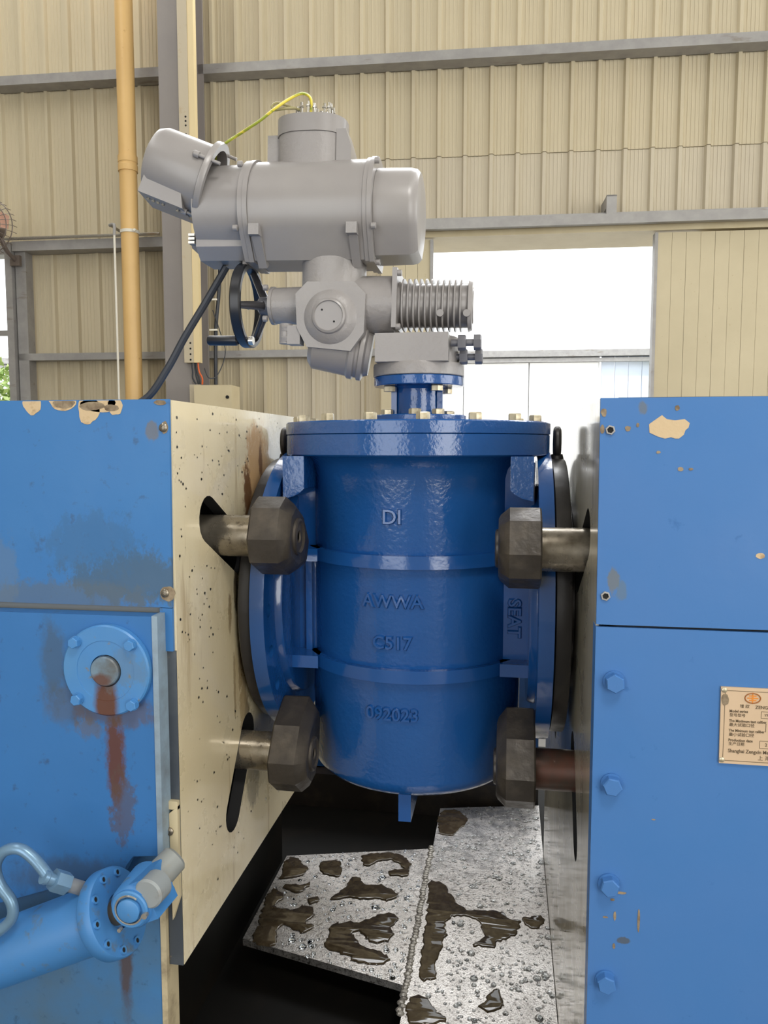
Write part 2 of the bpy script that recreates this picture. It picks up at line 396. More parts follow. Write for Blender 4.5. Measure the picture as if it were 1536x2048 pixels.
for i in range(-7, 9):
    u = U0 + i * 4 * PITCH
    ue = u + 4 * PITCH
    if ue < -5.0 or (ue < -2.0 and u > -3.60):
        sheet(u, 4, 0, 5.2, WALLC, -.006); continue
    sheet(u, 4, 3.635 if u > -2.5 else 3.06, 5.2, WALLC, -.006)
    if u <= -2.5: continue                   # one tall sheet above the left opening
    if ue < -.10: sheet(u, 4, 0, 3.632, WALLC if ue < -1 else WALLD)
    elif u > 1.3: sheet(u, 4, 0, 3.632, WALLD)
    else: sheet(u, 4, 3.06, 3.632, WALLD)
# strips closing the sides of the door and the left opening
sheet(U0 + PITCH, 3, 0, 3.075, WALLC, .004)
# girts
def girt(u0, u1, z0, z1, d0=5.86, d1=5.995, idx=1, lip=.014):
    b = B()
    b.box(u0, u1, d0, d0 + .004, z0, z1)           # front web
    b.box(u0, u1, d0 + .004, d1, z1 - .004, z1)    # top leg
    b.box(u0, u1, d0 + .004, d1, z0, z0 + .004)    # bottom leg
    b.box(u0, u1, d1 - .004, d1, z0, z0 + .02)
    o = walled(b, 'trim_%d' % idx, GALV); return struct(o, None)
girt(-4.6, -2.28, 4.265, 4.335, idx=1); girt(-2.10, 2.6, 4.265, 4.335, idx=2)
girt(-3.66, -2.28, 3.0, 3.075, idx=3)
girt(-3.66, -2.28, 2.145, 2.20, idx=4, d0=5.9); girt(-2.10, -.66, 2.145, 2.20, idx=5, d0=5.9)
# left opening frame
b = B(); b.box(-3.725, -3.668, 5.86, 6.04, 0, 3.07); b.box(-3.66, -3.572, 5.90, 6.0, 0, 3.0); b.box(-3.668, -3.66, 5.93, 6.0, 0, 3.0)
b.box(-5.45, -3.725, 5.95, 6.1, 3.0, 3.07)
f1 = walled(b, 'window_1', GALV); struct(f1)
b = B(); b.box(-5.45, -3.74, 5.98, 6.02, 2.36, 2.40); walled(b, 'mullion', GALV, f1)
b = B(); b.box(-5.45, -3.74, 5.97, 6.06, 0, .9); walled(b, 'sill_panel', WALLC, f1)
# header, lintel, door leaves and track
b = B(); b.box(-.66, 2.6, 5.74, 5.80, 3.035, 3.10, .004); b.box(-.66, 2.6, 5.735, 5.74, 3.03, 3.045); b.box(-.66, 2.6, 5.80, 6.0, 3.085, 3.10)
b.box(-.66, 2.6, 5.80, 5.83, 3.10, 3.125, .008)
tk = walled(b, 'trim_6', GALV); struct(tk)
b = B(); b.box(-.66, 2.6, 5.84, 6.30, 3.0, 3.055); struct(walled(b, 'trim_7', CREAM_P))
b = B(); b.box(.93, 1.0, 5.76, 5.79, 3.10, 3.235); b.box(.93, 1.0, 5.76, 6.0, 3.225, 3.235); b.box(.93, .965, 5.79, 6.0, 3.15, 3.23)
o = walled(b, 'bracket', GALV, tk)
def door_leaf(name, u0, u1, edge_left, d0):
    root = bpy.data.objects.new(name, None); COL.objects.link(root); root.location = WX(((u0 + u1) / 2, d0, 0)); WL[root] = root.location.copy(); struct(root)
    n = max(1, round((u1 - u0) / .1)); st = (u1 - u0) / n
    for k in range(n):
        b = B(); b.box(u0 + k * st + .001, u0 + (k + 1) * st - .001, d0 + .003 * (k % 2) * .4, d0 + .05, .04, 2.985, .0015, seg=1); walled(b, 'door_panel', DOORC, root)
    b = B()
    if edge_left: b.box(u0 - .022, u0, d0 - .012, d0 + .06, .03, 2.985)
    else: b.box(u1, u1 + .022, d0 - .012, d0 + .06, .03, 2.985)
    walled(b, 'edge_trim', GALV, root)
    return root
door_leaf('door_1', 1.31, 3.0, True, 5.85)
door_leaf('door_2', -.70, -.33, False, 5.85)

# steel column
croot = bpy.data.objects.new('column', None); COL.objects.link(croot); croot.location = WX((-2.25, 5.7, 0)); WL[croot] = croot.location.copy(); struct(croot)
b = B(); b.box(-2.262, -2.057, 5.50, 5.515, 0, 7.5); walled(b, 'front_flange', COLM, croot)
b = B(); b.box(-2.165, -2.155, 5.515, 5.86, 0, 7.5); walled(b, 'web', COLM, croot)
b = B(); b.box(-2.262, -2.057, 5.86, 5.875, 0, 7.5); walled(b, 'rear_flange', COLM, croot)
# cable trunking on the column
t = thing('cable_trunking', 'beige vertical cable trunking fixed to the grey steel column', 'trunking', WX((-2.05, 5.46, 2.02)))
b = B(); b.box(-2.093, -2.0225, 5.44, 5.499, 2.06, 7.4, .002); walled(b, 'trunking_body', TRUNK, t)
b = B(); b.box(-2.022, -1.978, 5.445, 5.499, 2.06, 7.4, .002); walled(b, 'lid', TRUNKL, t)
hole = B().cyl((0, 0, 0), (0, -.002, 0), .007, seg=10).mesh('screw_hole', HOLE)
for z in (3.78, 3.75, 3.72, 3.66, 3.62, 3.58, 2.20, 2.16, 2.12, 2.08):
    inst(hole, 'screw_hole', t, WX((-2.045, 5.4405, z)))
# wires under the trunking
t = thing('wire_bundle', 'black and orange wires hanging from the trunking end into the box', 'wires', WX((-2.0, 5.47, 1.9)))
for j, (m, du) in enumerate(((CABLE, 0), (CABLE, .012), (ORNG, .028), (CABLE, -.02))):
    b = B(); b.tube([(-2.03 + du, 5.47, 2.08), (-2.02 + du, 5.462, 2.0), (-2.01 + du * 1.5, 5.46, 1.95), (-2.0 + du, 5.47, 1.905)], .006, 8); walled(b, 'wire', m, t)
t = thing('conduit_loop', 'thin black conduit hanging in a loose loop right of the column', 'conduit', WX((-1.88, 5.55, 1.9)))
b = B(); b.tube([(-1.86, 5.60, 2.95), (-1.87, 5.58, 2.6), (-1.895, 5.565, 2.3), (-1.90, 5.56, 1.91)], .014, 8); walled(b, 'conduit', CABLE, t)
b = B(); b.tube([(-1.91, 5.55, 2.45), (-1.86, 5.55, 2.3), (-1.82, 5.55, 2.14), (-1.87, 5.52, 1.98), (-1.92, 5.47, 1.95), (-1.95, 5.46, 2.02)], .004, 6); walled(b, 'thin_wire', CABLE, t)
for z in (2.30, 2.52):
    b = B(); b.box(-1.935, -1.875, 5.535, 5.55, z, z + .012); walled(b, 'clip', WHITEP, t)
# control box
t = thing('control_box', 'cream steel electrical box below the trunking beside the column', 'box', WX((-1.87, 5.4, 1.5)))
b = B(); b.box(-2.05, -1.975, 5.42, 5.499, 1.4, 1.90, .003); walled(b, 'side_housing', TRUNK, t)
b = B(); b.box(-1.972, -1.70, 5.30, 5.499, 1.4, 1.885, .004); walled(b, 'housing', CREAM_P, t)
b = B(); b.cyl((-1.728, 5.30, 1.80), (-1.728, 5.292, 1.80), .012, seg=12); walled(b, 'lock', HOLE, t)
# drain pipe
t = thing('drain_pipe', 'tan vertical drain pipe in front of the wall left of the column', 'pipe', WX((-2.57, 5.45, 0)))
b = B(); b.lathe((-2.555, 5.60, 0), (0, 0, 1), [(0, .064), (7.4, .064)], 28); walled(b, 'pipe', PVC, t)
b = B(); b.lathe((-2.555, 5.60, 3.475), (0, 0, 1), [(0, .064), (0, .071), (.045, .071), (.05, .067), (.06, .067), (.065, .071), (.11, .071), (.112, .064)], 28); walled(b, 'coupling', PVC, t)
b = B(); b.lathe((-2.555, 5.60, 3.03), (0, 0, 1), [(0, .064), (0, .070), (.022, .070), (.022, .064)], 28); b.cyl((-2.488, 5.55, 3.04), (-2.488, 5.53, 3.04), .010, seg=10); walled(b, 'pipe_clamp', WHITEP, t)
t = thing('conduit_pipe', 'thin white conduit pipe running along the girt and down the wall', 'conduit', WX((-2.63, 5.6, 0)))
b = B(); b.tube([(-2.638, 5.52, 0), (-2.638, 5.52, 3.02)], .0085, 10, res=1); walled(b, 'riser', WHITEP, t)
b = B(); b.tube([(-2.638, 5.52, 3.0), (-2.638, 5.525, 3.07), (-2.66, 5.54, 3.085), (-2.69, 5.56, 3.085)], .012, 10); walled(b, 'elbow', GALV, t)
b = B(); b.tube([(-2.68, 5.83, 3.088), (-3.72, 5.83, 3.088)], .013, 10, res=1); b.tube([(-2.68, 5.83, 3.088), (-2.42, 5.83, 3.088)], .013, 10, res=1); b.tube([(-2.685, 5.555, 3.086), (-2.69, 5.83, 3.088)], .011, 10, res=1); walled(b, 'run', STEEL2, t)
# wall fan at the left edge
t = thing('wall_fan', 'wire caged wall fan cut off by the left edge', 'fan', WX((-3.90, 5.7, 3.0)))
fc = Vector((-3.76, 5.55, 3.12)); 
b = B()
for r, d in ((.20, -.02), (.17, -.05), (.13, -.068), (.09, -.08), (.05, -.085)):
    b.tube([fc + Vector((r * cos(a), d, r * sin(a))) for a in [2 * pi * k / 24 for k in range(24)]], .004, 6, 2, closed=True)
for k in range(28):
    a = 2 * pi * k / 28
    b.tube([fc + Vector((r * cos(a), d, r * sin(a))) for r, d in ((.045, -.085), (.09, -.08), (.13, -.068), (.17, -.05), (.20, -.02), (.205, .03))], .0024, 5, 2)
fx = Vector((-.21, 0, 0))
def fanw(v): return WX(v + Vector((.12, 0, -.02)))
b.build('cage', FANM, t, xf=fanw)
b = B(); b.lathe(fc + Vector((0, .01, 0)), (0, 1, 0), [(-.05, .03), (-.04, .04), (.12, .055), (.14, .04)], 20); b.build('motor', FANM, t, xf=fanw)
for k in range(3):
    a0 = 2 * pi * k / 3 + .4; b = B()
    pts = [(r, a0 + da) for r, da in ((.04, -.3), (.17, -.55), (.185, 0), (.15, .45), (.04, .3))]
    b.prism(pts, lambda p: fc + Vector((p[0] * cos(p[1]), -.01 + .03 * (p[1] - a0), p[0] * sin(p[1]))), lambda p: fc + Vector((p[0] * cos(p[1]), -.007 + .03 * (p[1] - a0), p[0] * sin(p[1]))))
    b.build('blade', FANB, t, xf=fanw)
b = B(); b.tube([fc + Vector((0, .12, -.02)), fc + Vector((.01, .2, -.13)), fc + Vector((.02, .3, -.18))], .018, 10); b.box(fc.x - .02, fc.x + .06, 5.83, 5.86, 2.90, 2.98); b.build('bracket', FANM, t, xf=fanw)

# ------------------------------------------------------------------ yard outside
gr = B().box(-60, 60, 7.2, 80, -.3, -.02).build('ground', GROUND); struct(gr)
bd = thing('yard_building', 'white building with grey gutter across the yard, seen through the doorway', 'building', WX((2, 21, 0)))
b = B(); b.box(-14, 3.15, 20, 20.3, 0, 3.72); walled(b, 'facade', WHITEB, bd)
for k in range(16):
    b = B(); b.box(3.2 + k * .33, 3.2 + k * .33 + .315, 19.98, 20.05, 0, 3.72, .01); walled(b, 'siding_panel', BLUES, bd)
for u0, u1 in ((-1.9, -.27), (-.24, 1.38), (1.41, 3.10)):
    b = B(); b.box(u0, u1, 19.9, 19.98, 0, 3.56, .01); walled(b, 'sliding_door', WHITEB, bd)
b = B(); b.box(-14, 9, 19.8, 19.98, 3.57, 3.66); walled(b, 'door_rail', GALV, bd)
b = B(); b.box(-14, 9, 19.75, 19.97, 3.70, 3.86, .02); walled(b, 'gutter', GALV, bd)
for z0, d0, z1, d1 in ((3.87, 19.8, 4.15, 20.4), (4.17, 20.42, 6.3, 26.0), (6.33, 26.02, 10.5, 36)):
    b = B(); b.prism([(-14, 0), (14, 0), (14, 1), (-14, 1)], lambda p: (p[0], d0 + (d1 - d0) * p[1], z0 + (z1 - z0) * p[1]), lambda p: (p[0], d0 + (d1 - d0) * p[1], z0 - .05 + (z1 - z0) * p[1])); walled(b, 'roof_sheet', WHITEB, bd)
def leaf_tree(name, label, cat, u, d, zt, r, n, zb=0):
    t = thing(name, label, cat, WX((u, d, 0)))
    b = B(); b.tube([(u, d, 0), (u + .05, d, zt * .5), (u, d, zt)], .05, 8); walled(b, 'trunk', BARK, t)
    b = B()
    for _ in range(n):
        v = Vector((random.gauss(0, 1), random.gauss(0, 1), random.gauss(0, 1))).normalized() * r * random.random() ** .4
        c = Vector((u, d, zt)) + Vector((v.x, v.y, v.z * 1.15)); s_ = r * .09
        q = Vector((random.uniform(-1, 1), random.uniform(-1, 1), random.uniform(-1, 1))).normalized(); q2 = q.orthogonal().normalized()
        b.add([c - q * s_, c + q2 * s_ * .5, c + q * s_, c - q2 * s_ * .5], [(0, 1, 2, 3)])
    o = walled(b, 'foliage', LEAFM, t); o['kind'] = 'stuff'
leaf_tree('yard_tree', 'pale green tree at the right corner of the open doorway', 'tree', 5.0, 19.2, 2.95, .62, 1500)
leaf_tree('shrub', 'grey green shrub outside the opening at the far left edge', 'shrub', -7.6, 11.5, 2.0, .75, 1600)

# ------------------------------------------------------------------ bench base, pit and wet plates
b = B(); b.box(-1.7, .95, .75, 3.6, .001, .03)
pt = b.build('sump_tray', PIT); tag(pt, 'oily sump tray under the test bench, coloured black with the pit shade', 'tray')
t = thing('base_beam', 'dark blue steel beam across the rear of the test bench base', 'beam', (-.4, 2.95, .03))
B().box(-1.5, .13, 2.90, 3.02, .17, .62, .004).build('beam_web', mat('beam_blue', srgb(30, 84, 150), .4, var=(8, srgb(26, 66, 112), .4, .7)), t)
B().box(-1.5, .13, 2.84, 3.04, .03, .165, .004).build('beam_foot', mat('beam_brown', srgb(40, 34, 30), .5, var=(14, srgb(66, 56, 46), .5, .75)), t)
def plate_thing(name, label, poly, z0, z1):
    b = B(); b.prism(poly, lambda p: (p[0], p[1], z0), lambda p: (p[0], p[1], z1), bev=.002)
    cx = sum(p[0] for p in poly) / len(poly); cy = sum(p[1] for p in poly) / len(poly)
    return tag(b.build(name, PLATE, loc=(cx, cy, z0)), label, 'plate')
P1 = [(-.229, .9), (.1312, .9), (.1312, 2.80), (-.229, 2.72)]
plate_thing('steel_plate', 'long wet steel plate along the foot of the right clamping unit', P1, .03, .120)
P2 = [(-.693, 1.885), (-.235, 1.775), (-.235, 2.432), (-.695, 2.312)]
plate_thing('steel_plate', 'short wet steel plate with slanted ends left of the weld seam', P2, .100, .119)
b = B()
wp = [(-.2325 + random.uniform(-.003, .003), 1.68 + k * .0125, .1195) for k in range(62)]
for k, p in enumerate(wp): b.lathe((p[0], p[1], .116), (random.uniform(-.2, .2), .3, 1), [(0, .011), (.004, .010), (.007, .006), (.0085, 0)], 8)
o = b.build('weld_bead', WELD, loc=(-.2325, 2.05, .118)); tag(o, 'rough grey weld bead joining the two wet plates', 'weld', kind='stuff')

# puddles: outlines given on the plate (x, y)
def puddle(label, pts, z=.1202, h=.0032, wob=.0085):
    # densify and roughen the outline
    n = len(pts); out = []
    for i in range(n):
        a, b_, c, d = (Vector(pts[(i + k) % n]) for k in (-1, 0, 1, 2))
        m_ = max(3, int((c - b_).length / .008))
        for k in range(m_):
            t = k / m_
            p = .5 * ((2 * b_) + (c - a) * t + (2 * a - 5 * b_ + 4 * c - d) * t * t + (3 * b_ - a - 3 * c + d) * t ** 3)
            w1 = mnoise.noise(Vector((p.x * 75, p.y * 75, 1.3))); w2 = mnoise.noise(Vector((p.x * 75, p.y * 75, 7.7)))
            w3 = mnoise.noise(Vector((p.x * 170, p.y * 170, 3.1)))
            out.append((p.x + w1 * wob + w3 * .004, p.y + w2 * wob + w3 * .004))
    cx = sum(p[0] for p in out) / len(out); cy = sum(p[1] for p in out) / len(out)
    b = B()
    loops = []
    for s_, zz in ((0, 0), (.0016, h * .7), (.004, h)):
        lp = []
        m_ = len(out)
        for i, p in enumerate(out):
            q0, q1 = out[i - 1], out[(i + 1) % m_]
            tx, ty = q1[0] - q0[0], q1[1] - q0[1]; l = sqrt(tx * tx + ty * ty) or 1
            lp.append((p[0] + AR * (-ty / l) * s_, p[1] + AR * (tx / l) * s_, z + zz))
        loops.append(lp)
    vs = [[b.bm.verts.new(p) for p in lp] for lp in loops]
    for i in range(2):
        for k in range(len(out)):
            b.bm.faces.new((vs[i][k], vs[i][(k + 1) % len(out)], vs[i + 1][(k + 1) % len(out)], vs[i + 1][k]))
    tris = geometry.tessellate_polygon([[Vector((p[0], p[1], 0)) for p in loops[2]]])
    for t in tris:
        try: b.bm.faces.new([vs[2][i] for i in t])
        except ValueError: pass
    return tag(b.build('puddle', WATER, loc=(cx, cy, z), ang=60), label, 'puddle')
def area2(pts): return sum(pts[i - 1][0] * pts[i][1] - pts[i][0] * pts[i - 1][1] for i in range(len(pts)))
PUD = [('large dark puddle along the right side of the weld seam', [(-0.201, 2.243), (-0.172, 2.231), (-0.144, 2.165), (-0.123, 2.130), (-0.090, 2.111), (-0.040, 2.114), (0.002, 2.116), (0.023, 2.087), (0.051, 2.082), (0.044, 2.036), (0.017, 1.992), (-0.010, 1.977), (-0.023, 1.952), (-0.056, 1.951), (-0.076, 1.956), (-0.047, 1.999), (-0.052, 2.036), (-0.074, 2.071), (-0.117, 2.078), (-0.151, 2.054), (-0.154, 2.004), (-0.141, 1.988), (-0.156, 1.954), (-0.159, 1.912), (-0.169, 1.870), (-0.157, 1.815), (-0.175, 1.803), (-0.193, 1.797), (-0.205, 1.826), (-0.210, 1.914), (-0.211, 2.021), (-0.216, 2.140), (-0.221, 2.231)]),
       ('small amber puddle at the right edge of the long plate', [(0.054, 2.092), (0.079, 2.101), (0.108, 2.119), (0.118, 2.086), (0.105, 2.054), (0.078, 2.055)]),
       ('brown puddle at the shaded far end of the long plate', [(-0.219, 2.699), (-0.159, 2.709), (-0.125, 2.646), (-0.140, 2.589), (-0.155, 2.551), (-0.170, 2.524), (-0.214, 2.531), (-0.228, 2.611)]),
       ('round small puddle on the near end of the long plate', [(-0.026, 1.783), (-0.002, 1.799), (0.002, 1.770), (0.011, 1.746), (-0.007, 1.724), (-0.030, 1.715), (-0.050, 1.733), (-0.037, 1.755)]),
       ('dark puddle at the near end of the weld seam', [(-0.214, 1.735), (-0.187, 1.745), (-0.164, 1.721), (-0.146, 1.696), (-0.125, 1.685), (-0.138, 1.664), (-0.212, 1.652)]),
       ('arched puddle at the far edge of the short plate', [(-0.451, 2.349), (-0.397, 2.376), (-0.331, 2.377), (-0.294, 2.343), (-0.293, 2.276), (-0.312, 2.302), (-0.349, 2.334), (-0.389, 2.328), (-0.424, 2.292), (-0.437, 2.302)]),
       ('little hook puddle just below the arched puddle', [(-0.352, 2.275), (-0.319, 2.292), (-0.291, 2.296), (-0.291, 2.256), (-0.329, 2.250), (-0.348, 2.253)]),
       ('broad brown puddle in the middle of the short plate', [(-0.500, 2.094), (-0.469, 2.164), (-0.458, 2.221), (-0.426, 2.218), (-0.413, 2.192), (-0.351, 2.191), (-0.307, 2.151), (-0.332, 2.117), (-0.355, 2.123), (-0.398, 2.111), (-0.444, 2.116)]),
       ('large hook-shaped puddle on the near half of the short plate', [(-0.467, 1.925), (-0.466, 1.980), (-0.434, 1.997), (-0.386, 2.009), (-0.356, 2.040), (-0.308, 2.061), (-0.290, 2.036), (-0.305, 1.995), (-0.290, 1.964), (-0.321, 1.921), (-0.357, 1.932), (-0.392, 1.965), (-0.403, 1.950), (-0.388, 1.927), (-0.352, 1.901), (-0.309, 1.887), (-0.288, 1.861), (-0.308, 1.838), (-0.360, 1.839), (-0.405, 1.862), (-0.434, 1.873), (-0.469, 1.893)]),
       ('dark puddle at the far left corner of the short plate', [(-0.687, 2.292), (-0.657, 2.303), (-0.631, 2.271), (-0.603, 2.246), (-0.614, 2.210), (-0.641, 2.191), (-0.679, 2.182)]),
       ('twin-lobed dark puddle near the far left of the short plate', [(-0.578, 2.288), (-0.551, 2.302), (-0.515, 2.301), (-0.496, 2.243), (-0.511, 2.212), (-0.546, 2.226), (-0.566, 2.240)]),
       ('thin ragged puddle on the left part of the short plate', [(-0.657, 2.147), (-0.624, 2.158), (-0.600, 2.157), (-0.577, 2.171), (-0.589, 2.132), (-0.604, 2.114), (-0.638, 2.124)]),
       ('wide dark wet patch along the left edge of the short plate', [(-0.688, 2.110), (-0.649, 2.109), (-0.638, 2.072), (-0.651, 2.040), (-0.595, 2.030), (-0.579, 2.052), (-0.548, 2.049), (-0.528, 2.016), (-0.542, 1.979), (-0.514, 1.972), (-0.526, 1.937), (-0.562, 1.938), (-0.596, 1.959), (-0.609, 1.930), (-0.601, 1.871), (-0.615, 1.859), (-0.663, 1.878), (-0.672, 1.947)]),
       ('thin dark puddle in the centre left of the short plate', [(-0.566, 2.089), (-0.532, 2.104), (-0.532, 2.079), (-0.556, 2.065)])]
for lab, pts in PUD:
    AR = 1 if area2(pts) > 0 else -1
    puddle(lab, pts)
def inpoly(x, y, poly):
    c = False; n = len(poly)
    for i in range(n):
        (x0, y0), (x1, y1) = poly[i - 1], poly[i]
        if (y0 > y) != (y1 > y) and x < (x1 - x0) * (y - y0) / (y1 - y0) + x0: c = not c
    return c
def dome(b, c, nrm, r, h, seg=8):
    nrm = Vector(nrm); b.lathe(c, nrm, [(-.0002, r), (h * .5, r * .88), (h * .85, r * .5), (h, 0)], seg)
b = B(); n = 0
while n < 1500:
    x, y = random.uniform(-.69, .128), random.uniform(1.62, 2.78)
    if not (inpoly(x, y, P1) or inpoly(x, y, P2)): continue
    if abs(x + .2325) < .018 or any(inpoly(x + dx, y + dy, p) for _, p in PUD for dx, dy in ((0, 0), (.016, 0), (-.016, 0), (0, .016), (0, -.016))): continue
    r = random.choice((.0015, .002, .002, .003, .003, .004, .006)) * random.uniform(.8, 1.3)
    if random.random() < .015: r = .011
    dome(b, (x, y, .1201), (0, 0, 1), r, r * .55, 8); n += 1
tag(b.build('water_drops', DROP, loc=(-.25, 2.2, .12)), 'scattered water drops beaded on the two wet steel plates', 'water drops', kind='stuff')

# ------------------------------------------------------------------ clamp heads
def slot(c0, c1, r, n=10):
    """rounded slot from c0 (round end) to c1"""
    a = math.atan2(c1[1] - c0[1], c1[0] - c0[0])
    pts = [(c0[0] + r * cos(a + pi / 2 + pi * k / n), c0[1] + r * sin(a + pi / 2 + pi * k / n)) for k in range(n + 1)]
    pts += [(c1[0] + r * cos(a - pi / 2 + pi * k / n), c1[1] + r * sin(a - pi / 2 + pi * k / n)) for k in range(n + 1)]
    return pts
FC = (1.70, 1.13)                       # valve flow axis (y, z)
def slots(dz): return [slot((1.302, 1.326 + dz), (1.47, 1.238 + dz), .0425), slot((1.400, .728), (1.49, .855), .0405),
      slot((2 * FC[0] - 1.302, 1.326 + dz), (2 * FC[0] - 1.47, 1.238 + dz), .0425), slot((2.0, .728), (1.91, .855), .0405)]
SL = slots(-.006); SR = slots(-.020)
bolt_head = B().lathe((0, 0, 0), (0, -1, 0), [(0, .0165), (.003, .0165), (.003, .0135)], 20).hexa((0, -.003, 0), (0, -.016, 0), .0145).mesh('panel_bolt', BLUE_R)
screw = B().lathe((0, 0, 0), (0, -1, 0), [(0, .007), (.002, .007), (.004, .0045), (.0042, .003), (.002, .003)], 14).mesh('panel_screw', STEEL)

# left head
L = thing('clamping_unit', 'left blue clamping unit with cream pressure plate and round bearing cover', 'machine', LOFF)
B().box(-1.7, -.60, 1.20, 2.44, .56, 1.512, .004).box(-1.7, -.75, 1.20, 2.44, .03, .56).build('cabinet_body', PIT, L)
B().box(-1.7, -.5565, 1.157, 2.45, 1.513, 1.524, .002).build('top_cover', BLUE_LU, L)
B().prism([(-1.7, 1.190), (-.533, 1.190), (-.5305, 1.525), (-1.7, 1.525)], lambda p: (p[0], 1.15, p[1]), lambda p: (p[0], 1.156, p[1]), bev=.0015).build('upper_panel', BLUE_LU, L)
lp = [(-1.7, 1.176), (-.556, 1.180), (-.5555, .783), (-.60, .778), (-.612, .762), (-.622, .742), (-.66, .736), (-.70, .726), (-.80, .690), (-1.0, .62), (-1.7, .38)]
B().prism(lp, lambda p: (p[0], 1.125, p[1]), lambda p: (p[0], 1.156, p[1]), bev=.002).build('lower_panel', BLUE_LL, L)
B().box(-.5555, -.546, 1.122, 1.157, .783, 1.182, .002).build('panel_edge', mat('pale_edge', srgb(138, 158, 174), .45, var=(20, srgb(116, 128, 136), .4, .7)), L)
B().box(-.5548, -.5335, 1.1505, 1.157, 1.118, 1.189, .001).build('filler_strip', BLUE_LU, L)
B().box(-1.7, -.537, 1.16, 1.19, 1.176, 1.192, .003).build('ledge', mat('ledge_paint', srgb(120, 124, 124), .5), L)
B().box(-1.7, -.568, 1.15, 1.19, .03, .80, .002).build('apron_panel', BLUE_LA, L)
B().box(-.566, -.556, 1.146, 1.19, .03, .700, .002).build('apron_edge', mat('apron_edge_cream', srgb(190, 176, 144), .5, var=(18, srgb(120, 104, 82), .5, .75)), L)
plate_o = [(1.158, .575), (1.158, 1.524), (2.45, 1.524), (2.45, .560)]
B().prism(plate_o, lambda p: (-.555, p[0], p[1]), lambda p: (-.530, p[0], p[1]), holes=SL).build('pressure_plate', CREAM_L, L, walls=HOLE)
B().prism([(1.1565, .575), (1.1565, 1.118), (1.1585, 1.118), (1.1585, .575)], lambda p: (-.5548, p[0] - .0015, p[1]), lambda p: (-.5305, p[0] - .0015, p[1])).build('plate_edge', EDGE, L)
B().prism([(-.5455, .845), (-.5305, .858), (-.5305, .70), (-.5435, .66)], lambda p: (p[0], 1.146, p[1]), lambda p: (p[0], 1.1548, p[1]), bev=.001).build('edge_cleat', CREAM_P, L)
B().box(-.5545, -.5305, 1.147, 1.1548, .852, .866, .001).build('edge_cleat', CREAM_P, L)
for x, z in ((-.5345, 1.480), (-.5385, 1.214)): inst(screw, 'panel_screw', L, (x - .006, 1.15, z))
inst(screw, 'panel_screw', L, (-.545, 1.146, .815)); inst(screw, 'panel_screw', L, (-.545, 1.146, .715))
# bare paint chips along the top edge
def blob(cx, cz, rx, rz, n=22, sd=0, flat=None):
    out = []
    for k in range(n):
        a = 2 * pi * k / n; r = 1 + .22 * mnoise.noise(Vector((cos(a) * 1.5 + sd, sin(a) * 1.5, sd * .7)))
        z = cz + rz * r * sin(a)
        out.append((cx + rx * r * cos(a), min(z, flat) if flat else z))
    return out
def chip(cx, cz, rx, rz, sd, parent, m=CHIP, flat=None, d=.0006):
    B().prism(blob(cx, cz, rx, rz, 22, sd, flat), lambda p: (p[0], 1.1499 - d, p[1]), lambda p: (p[0], 1.1503, p[1])).build('paint_chip', m, parent)
for a in ((-.767, 1.5215, .0165, .020, 1.1), (-.712, 1.522, .022, .014, 3.3), (-.668, 1.513, .0185, .028, 5.2), (-.648, 1.517, .030, .012, 8.1), (-.622, 1.516, .012, .016, 9.4)):
    chip(a[0], a[1], a[2], a[3], a[4], L, CHIP, 1.5238)
for a in ((-.710, 1.520, .018, .008, 2.3), (-.662, 1.515, .022, .007, 4.4), (-.628, 1.512, .012, .005, 6.6), (-.545, 1.5195, .010, .004, 7.7)):
    chip(a[0], a[1], a[2], a[3], a[4], L, CHIPD, 1.5237, .0009)
chip(-.5385, 1.4805, .0055, .010, 4.1, L, CHIPD); chip(-.540, 1.2135, .012, .012, 2.2, L, CHIPD)
# bearing cover on the lower panel
bc = B().lathe((-.632, 1.125, 1.092), (0, -1, 0), [(0, .0745), (.010, .0745), (.0125, .072), (.0125, .0495), (.0115, .049), (.0115, .0265), (.004, .0255), (.004, 0)], 56).build('bearing_cover', BLUE_F, L)
hexb = B().lathe((0, 0, 0), (0, -1, 0), [(0, .010), (.002, .010)], 16).hexa((0, -.002, 0), (0, -.0105, 0), .0092).mesh('cover_bolt', BLUE_F)
for x, z, r in ((-.6815, 1.1375, .3), (-.5860, 1.137, .1), (-.6805, 1.044, .5), (-.5855, 1.040, .2)): inst(hexb, 'cover_bolt', bc, (x, 1.1125, z), (0, r, 0))
B().lathe((-.632, 1.121, 1.092), (0, -1, 0), [(0, .024), (.0115, .024), (.0135, .022), (.0135, 0)], 36).build('shaft_end', mat('worn_shaft_end', srgb(108, 132, 150), .4, off=LOFF, var=[(30, srgb(92, 96, 98), .4, .65)], stains=[((-.638, 1.11, 1.078), (.024, .1, .014), RUST, .9, .7)]), bc)
B().box(-1.0, -.9, 1.3, 1.4, .0301, .031).build('foot', PIT, L)

# hydraulic cylinder leaning across the apron
H = thing('hydraulic_cylinder', 'dusty blue hydraulic cylinder slanting up to the cream plate', 'cylinder', (-.9, 1.05, .55))
axd = Vector((.90, -.05, .43)).normalized(); e0 = Vector((-.582, 1.040, .739))
B().lathe(e0 - axd * .55, axd, [(0, .050), (.53, .050), (.535, .048)], 40).build('barrel', BLUE_C, H)
B().lathe(e0 - axd * .022, axd, [(0, .050), (0, .064), (.003, .066), (.021, .066), (.024, .064), (.024, .026), (.018, .026)], 48).build('end_flange', BLUE_C, H)
a1 = axd.orthogonal().normalized(); a2 = axd.cross(a1)
sock = B().lathe((0, 0, 0), axd, [(0, .0062), (.0035, .0062), (.0035, .0038), (.001, .0038)], 12).mesh('socket_screw', BLUE_F)
dots = B().lathe((0, 0, 0), axd, [(0, .0036), (.0016, .0036)], 10).mesh('socket', HOLE)
